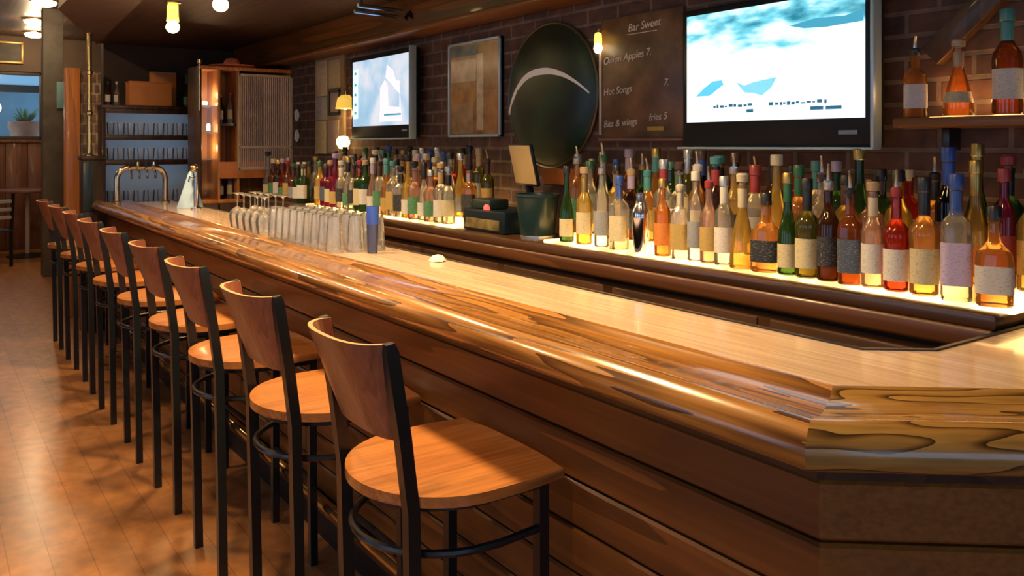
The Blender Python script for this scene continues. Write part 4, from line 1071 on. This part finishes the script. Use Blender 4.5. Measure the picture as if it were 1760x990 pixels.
# spot rail on the ceiling by the wall
tr = thing('spot_rail', 'blue glinting chrome rail with spotlight heads under the ceiling', 'light rail', (2.40, 4.75, 2.37))
MB().tube([(-.22, -.03, .0), (.22, .03, 0)], .014, 12).tube([(-.22, .02, -.03), (.20, .075, -.03)], .011, 12).done('rail', plain('blue_chrome', (.35, .55, .75), .2, 1), tr)  # blue reflection is put into the chrome's base colour
for x in (-.18, .15): MB().tube([(x, 0, 0), (x, 0, .08)], .008, 8).done('hanger', BLACK, tr)
hd = MB().lathe([(0, .04), (.03, .035), (.04, -.02), (.045, -.05), (.04, -.05), (.03, -.03), (0, -.03)], 16, M=Matrix.Translation((.13, -.10, -.03)) @ Matrix.Rotation(R(35), 4, 'Y')).done('lamp_head', BLACK, tr)
MB().tube([(.13, -.10, 0), (.12, -.02, .0)], .007, 8).done('head_arm', CHROME, hd)

# ------------------------------------------------------------------ far dining table and chairs
tb = thing('pub_table', 'round pub table on a pale post in the far room', 'table', (1.20, 13.2, 0))
MB().lathe([(0, .885), (.42, .885), (.44, .895), (.44, .915), (.42, .92), (0, .92)], 32).done('tabletop', plain('table_redbrown', (.20, .09, .07), .35), tb)
MB().lathe([(.035, .04), (.03, .06), (.03, .885)], 16).done('post', plain('pale_post', (.42, .32, .32), .4), tb)
MB().lathe([(0, 0), (.26, 0), (.26, .012), (.05, .045), (0, .045)], 24).done('base', BLACK, tb)
def chair():
    t = thing('dining_chair', '', 'chair', group='dark chairs in the far room')
    MB().box((0, 0, .45), (.40, .40, .03), bev=.01).done('seat', plain('blue_black_seat', (.03, .05, .09), .5), t)
    for sx in (-1, 1):
        MB().tube([(sx*.18, -.18, 0), (sx*.18, -.18, .44)], .016, 4, sq=True).done('leg', BLACK, t)
        MB().tube([(sx*.18, .18, 0), (sx*.18, .18, .45), (sx*.18, .23, .92)], .016, 4, sq=True).done('rear_leg', BLACK, t)
    for z in (.62, .72, .82): MB().box((0, .195+(z-.45)*.08, z), (.34, .015, .045), bev=.004).done('back_rail', plain('pale_rail', (.45, .45, .48), .5), t)
    return t
ch0 = chair()
for k, (x, y, rz, lb) in enumerate(((.70, 12.3, R(200), 'dark chair with pale back rails in front of far pub table'), (.35, 13.2, R(90), 'dark chair with pale back rails standing beside far pub table'), (1.75, 13.5, R(-100), 'dark chair with pale back rails behind the far pub table post'))):
    if k == 0: ch0.location = (x, y, 0); ch0.rotation_euler = (0, 0, rz); ch0['label'] = lb
    else: dup(ch0, (x, y, 0), lb, rz)

# ------------------------------------------------------------------ world and daylight
w = bpy.data.worlds.new('World'); SC.world = w; w.use_nodes = True
nt = w.node_tree; bgn = nt.nodes['Background']
bgn.inputs['Color'].default_value = (.55, .74, 1.0, 1); bgn.inputs['Strength'].default_value = 2.2
def portal(loc, rot, sx, sy):
    l = bpy.data.lights.new('window_portal', 'AREA'); l.shape = 'RECTANGLE'; l.size = sx; l.size_y = sy
    l.cycles.is_portal = True
    o = bpy.data.objects.new('window_portal', l); COL.objects.link(o); o.location = loc; o.rotation_euler = rot
for a, b_ in ((-2.6, -.9), (-.5, 1.2)): portal(((a+b_)/2, YB+.02, 1.75), (R(90), 0, 0), b_-a, 1.7)
for a, b_ in ((-2.2, -.2), (.8, 2.8), (3.8, 5.8)): portal((XL+.02, (a+b_)/2, 1.75), (R(90), 0, R(-90)), b_-a, 1.7)

vs = SC.view_settings
vs.view_transform = 'Standard'; vs.look = 'None'; vs.exposure = 0.08; vs.gamma = 1.0; vs.use_curve_mapping = False
SC.cycles.max_bounces = 8; SC.cycles.transparent_max_bounces = 24
SC.cycles.sample_clamp_indirect = 6.0
for o in [o for o in COL.objects if o.type == 'EMPTY' and not o.children]:
    bpy.data.objects.remove(o)
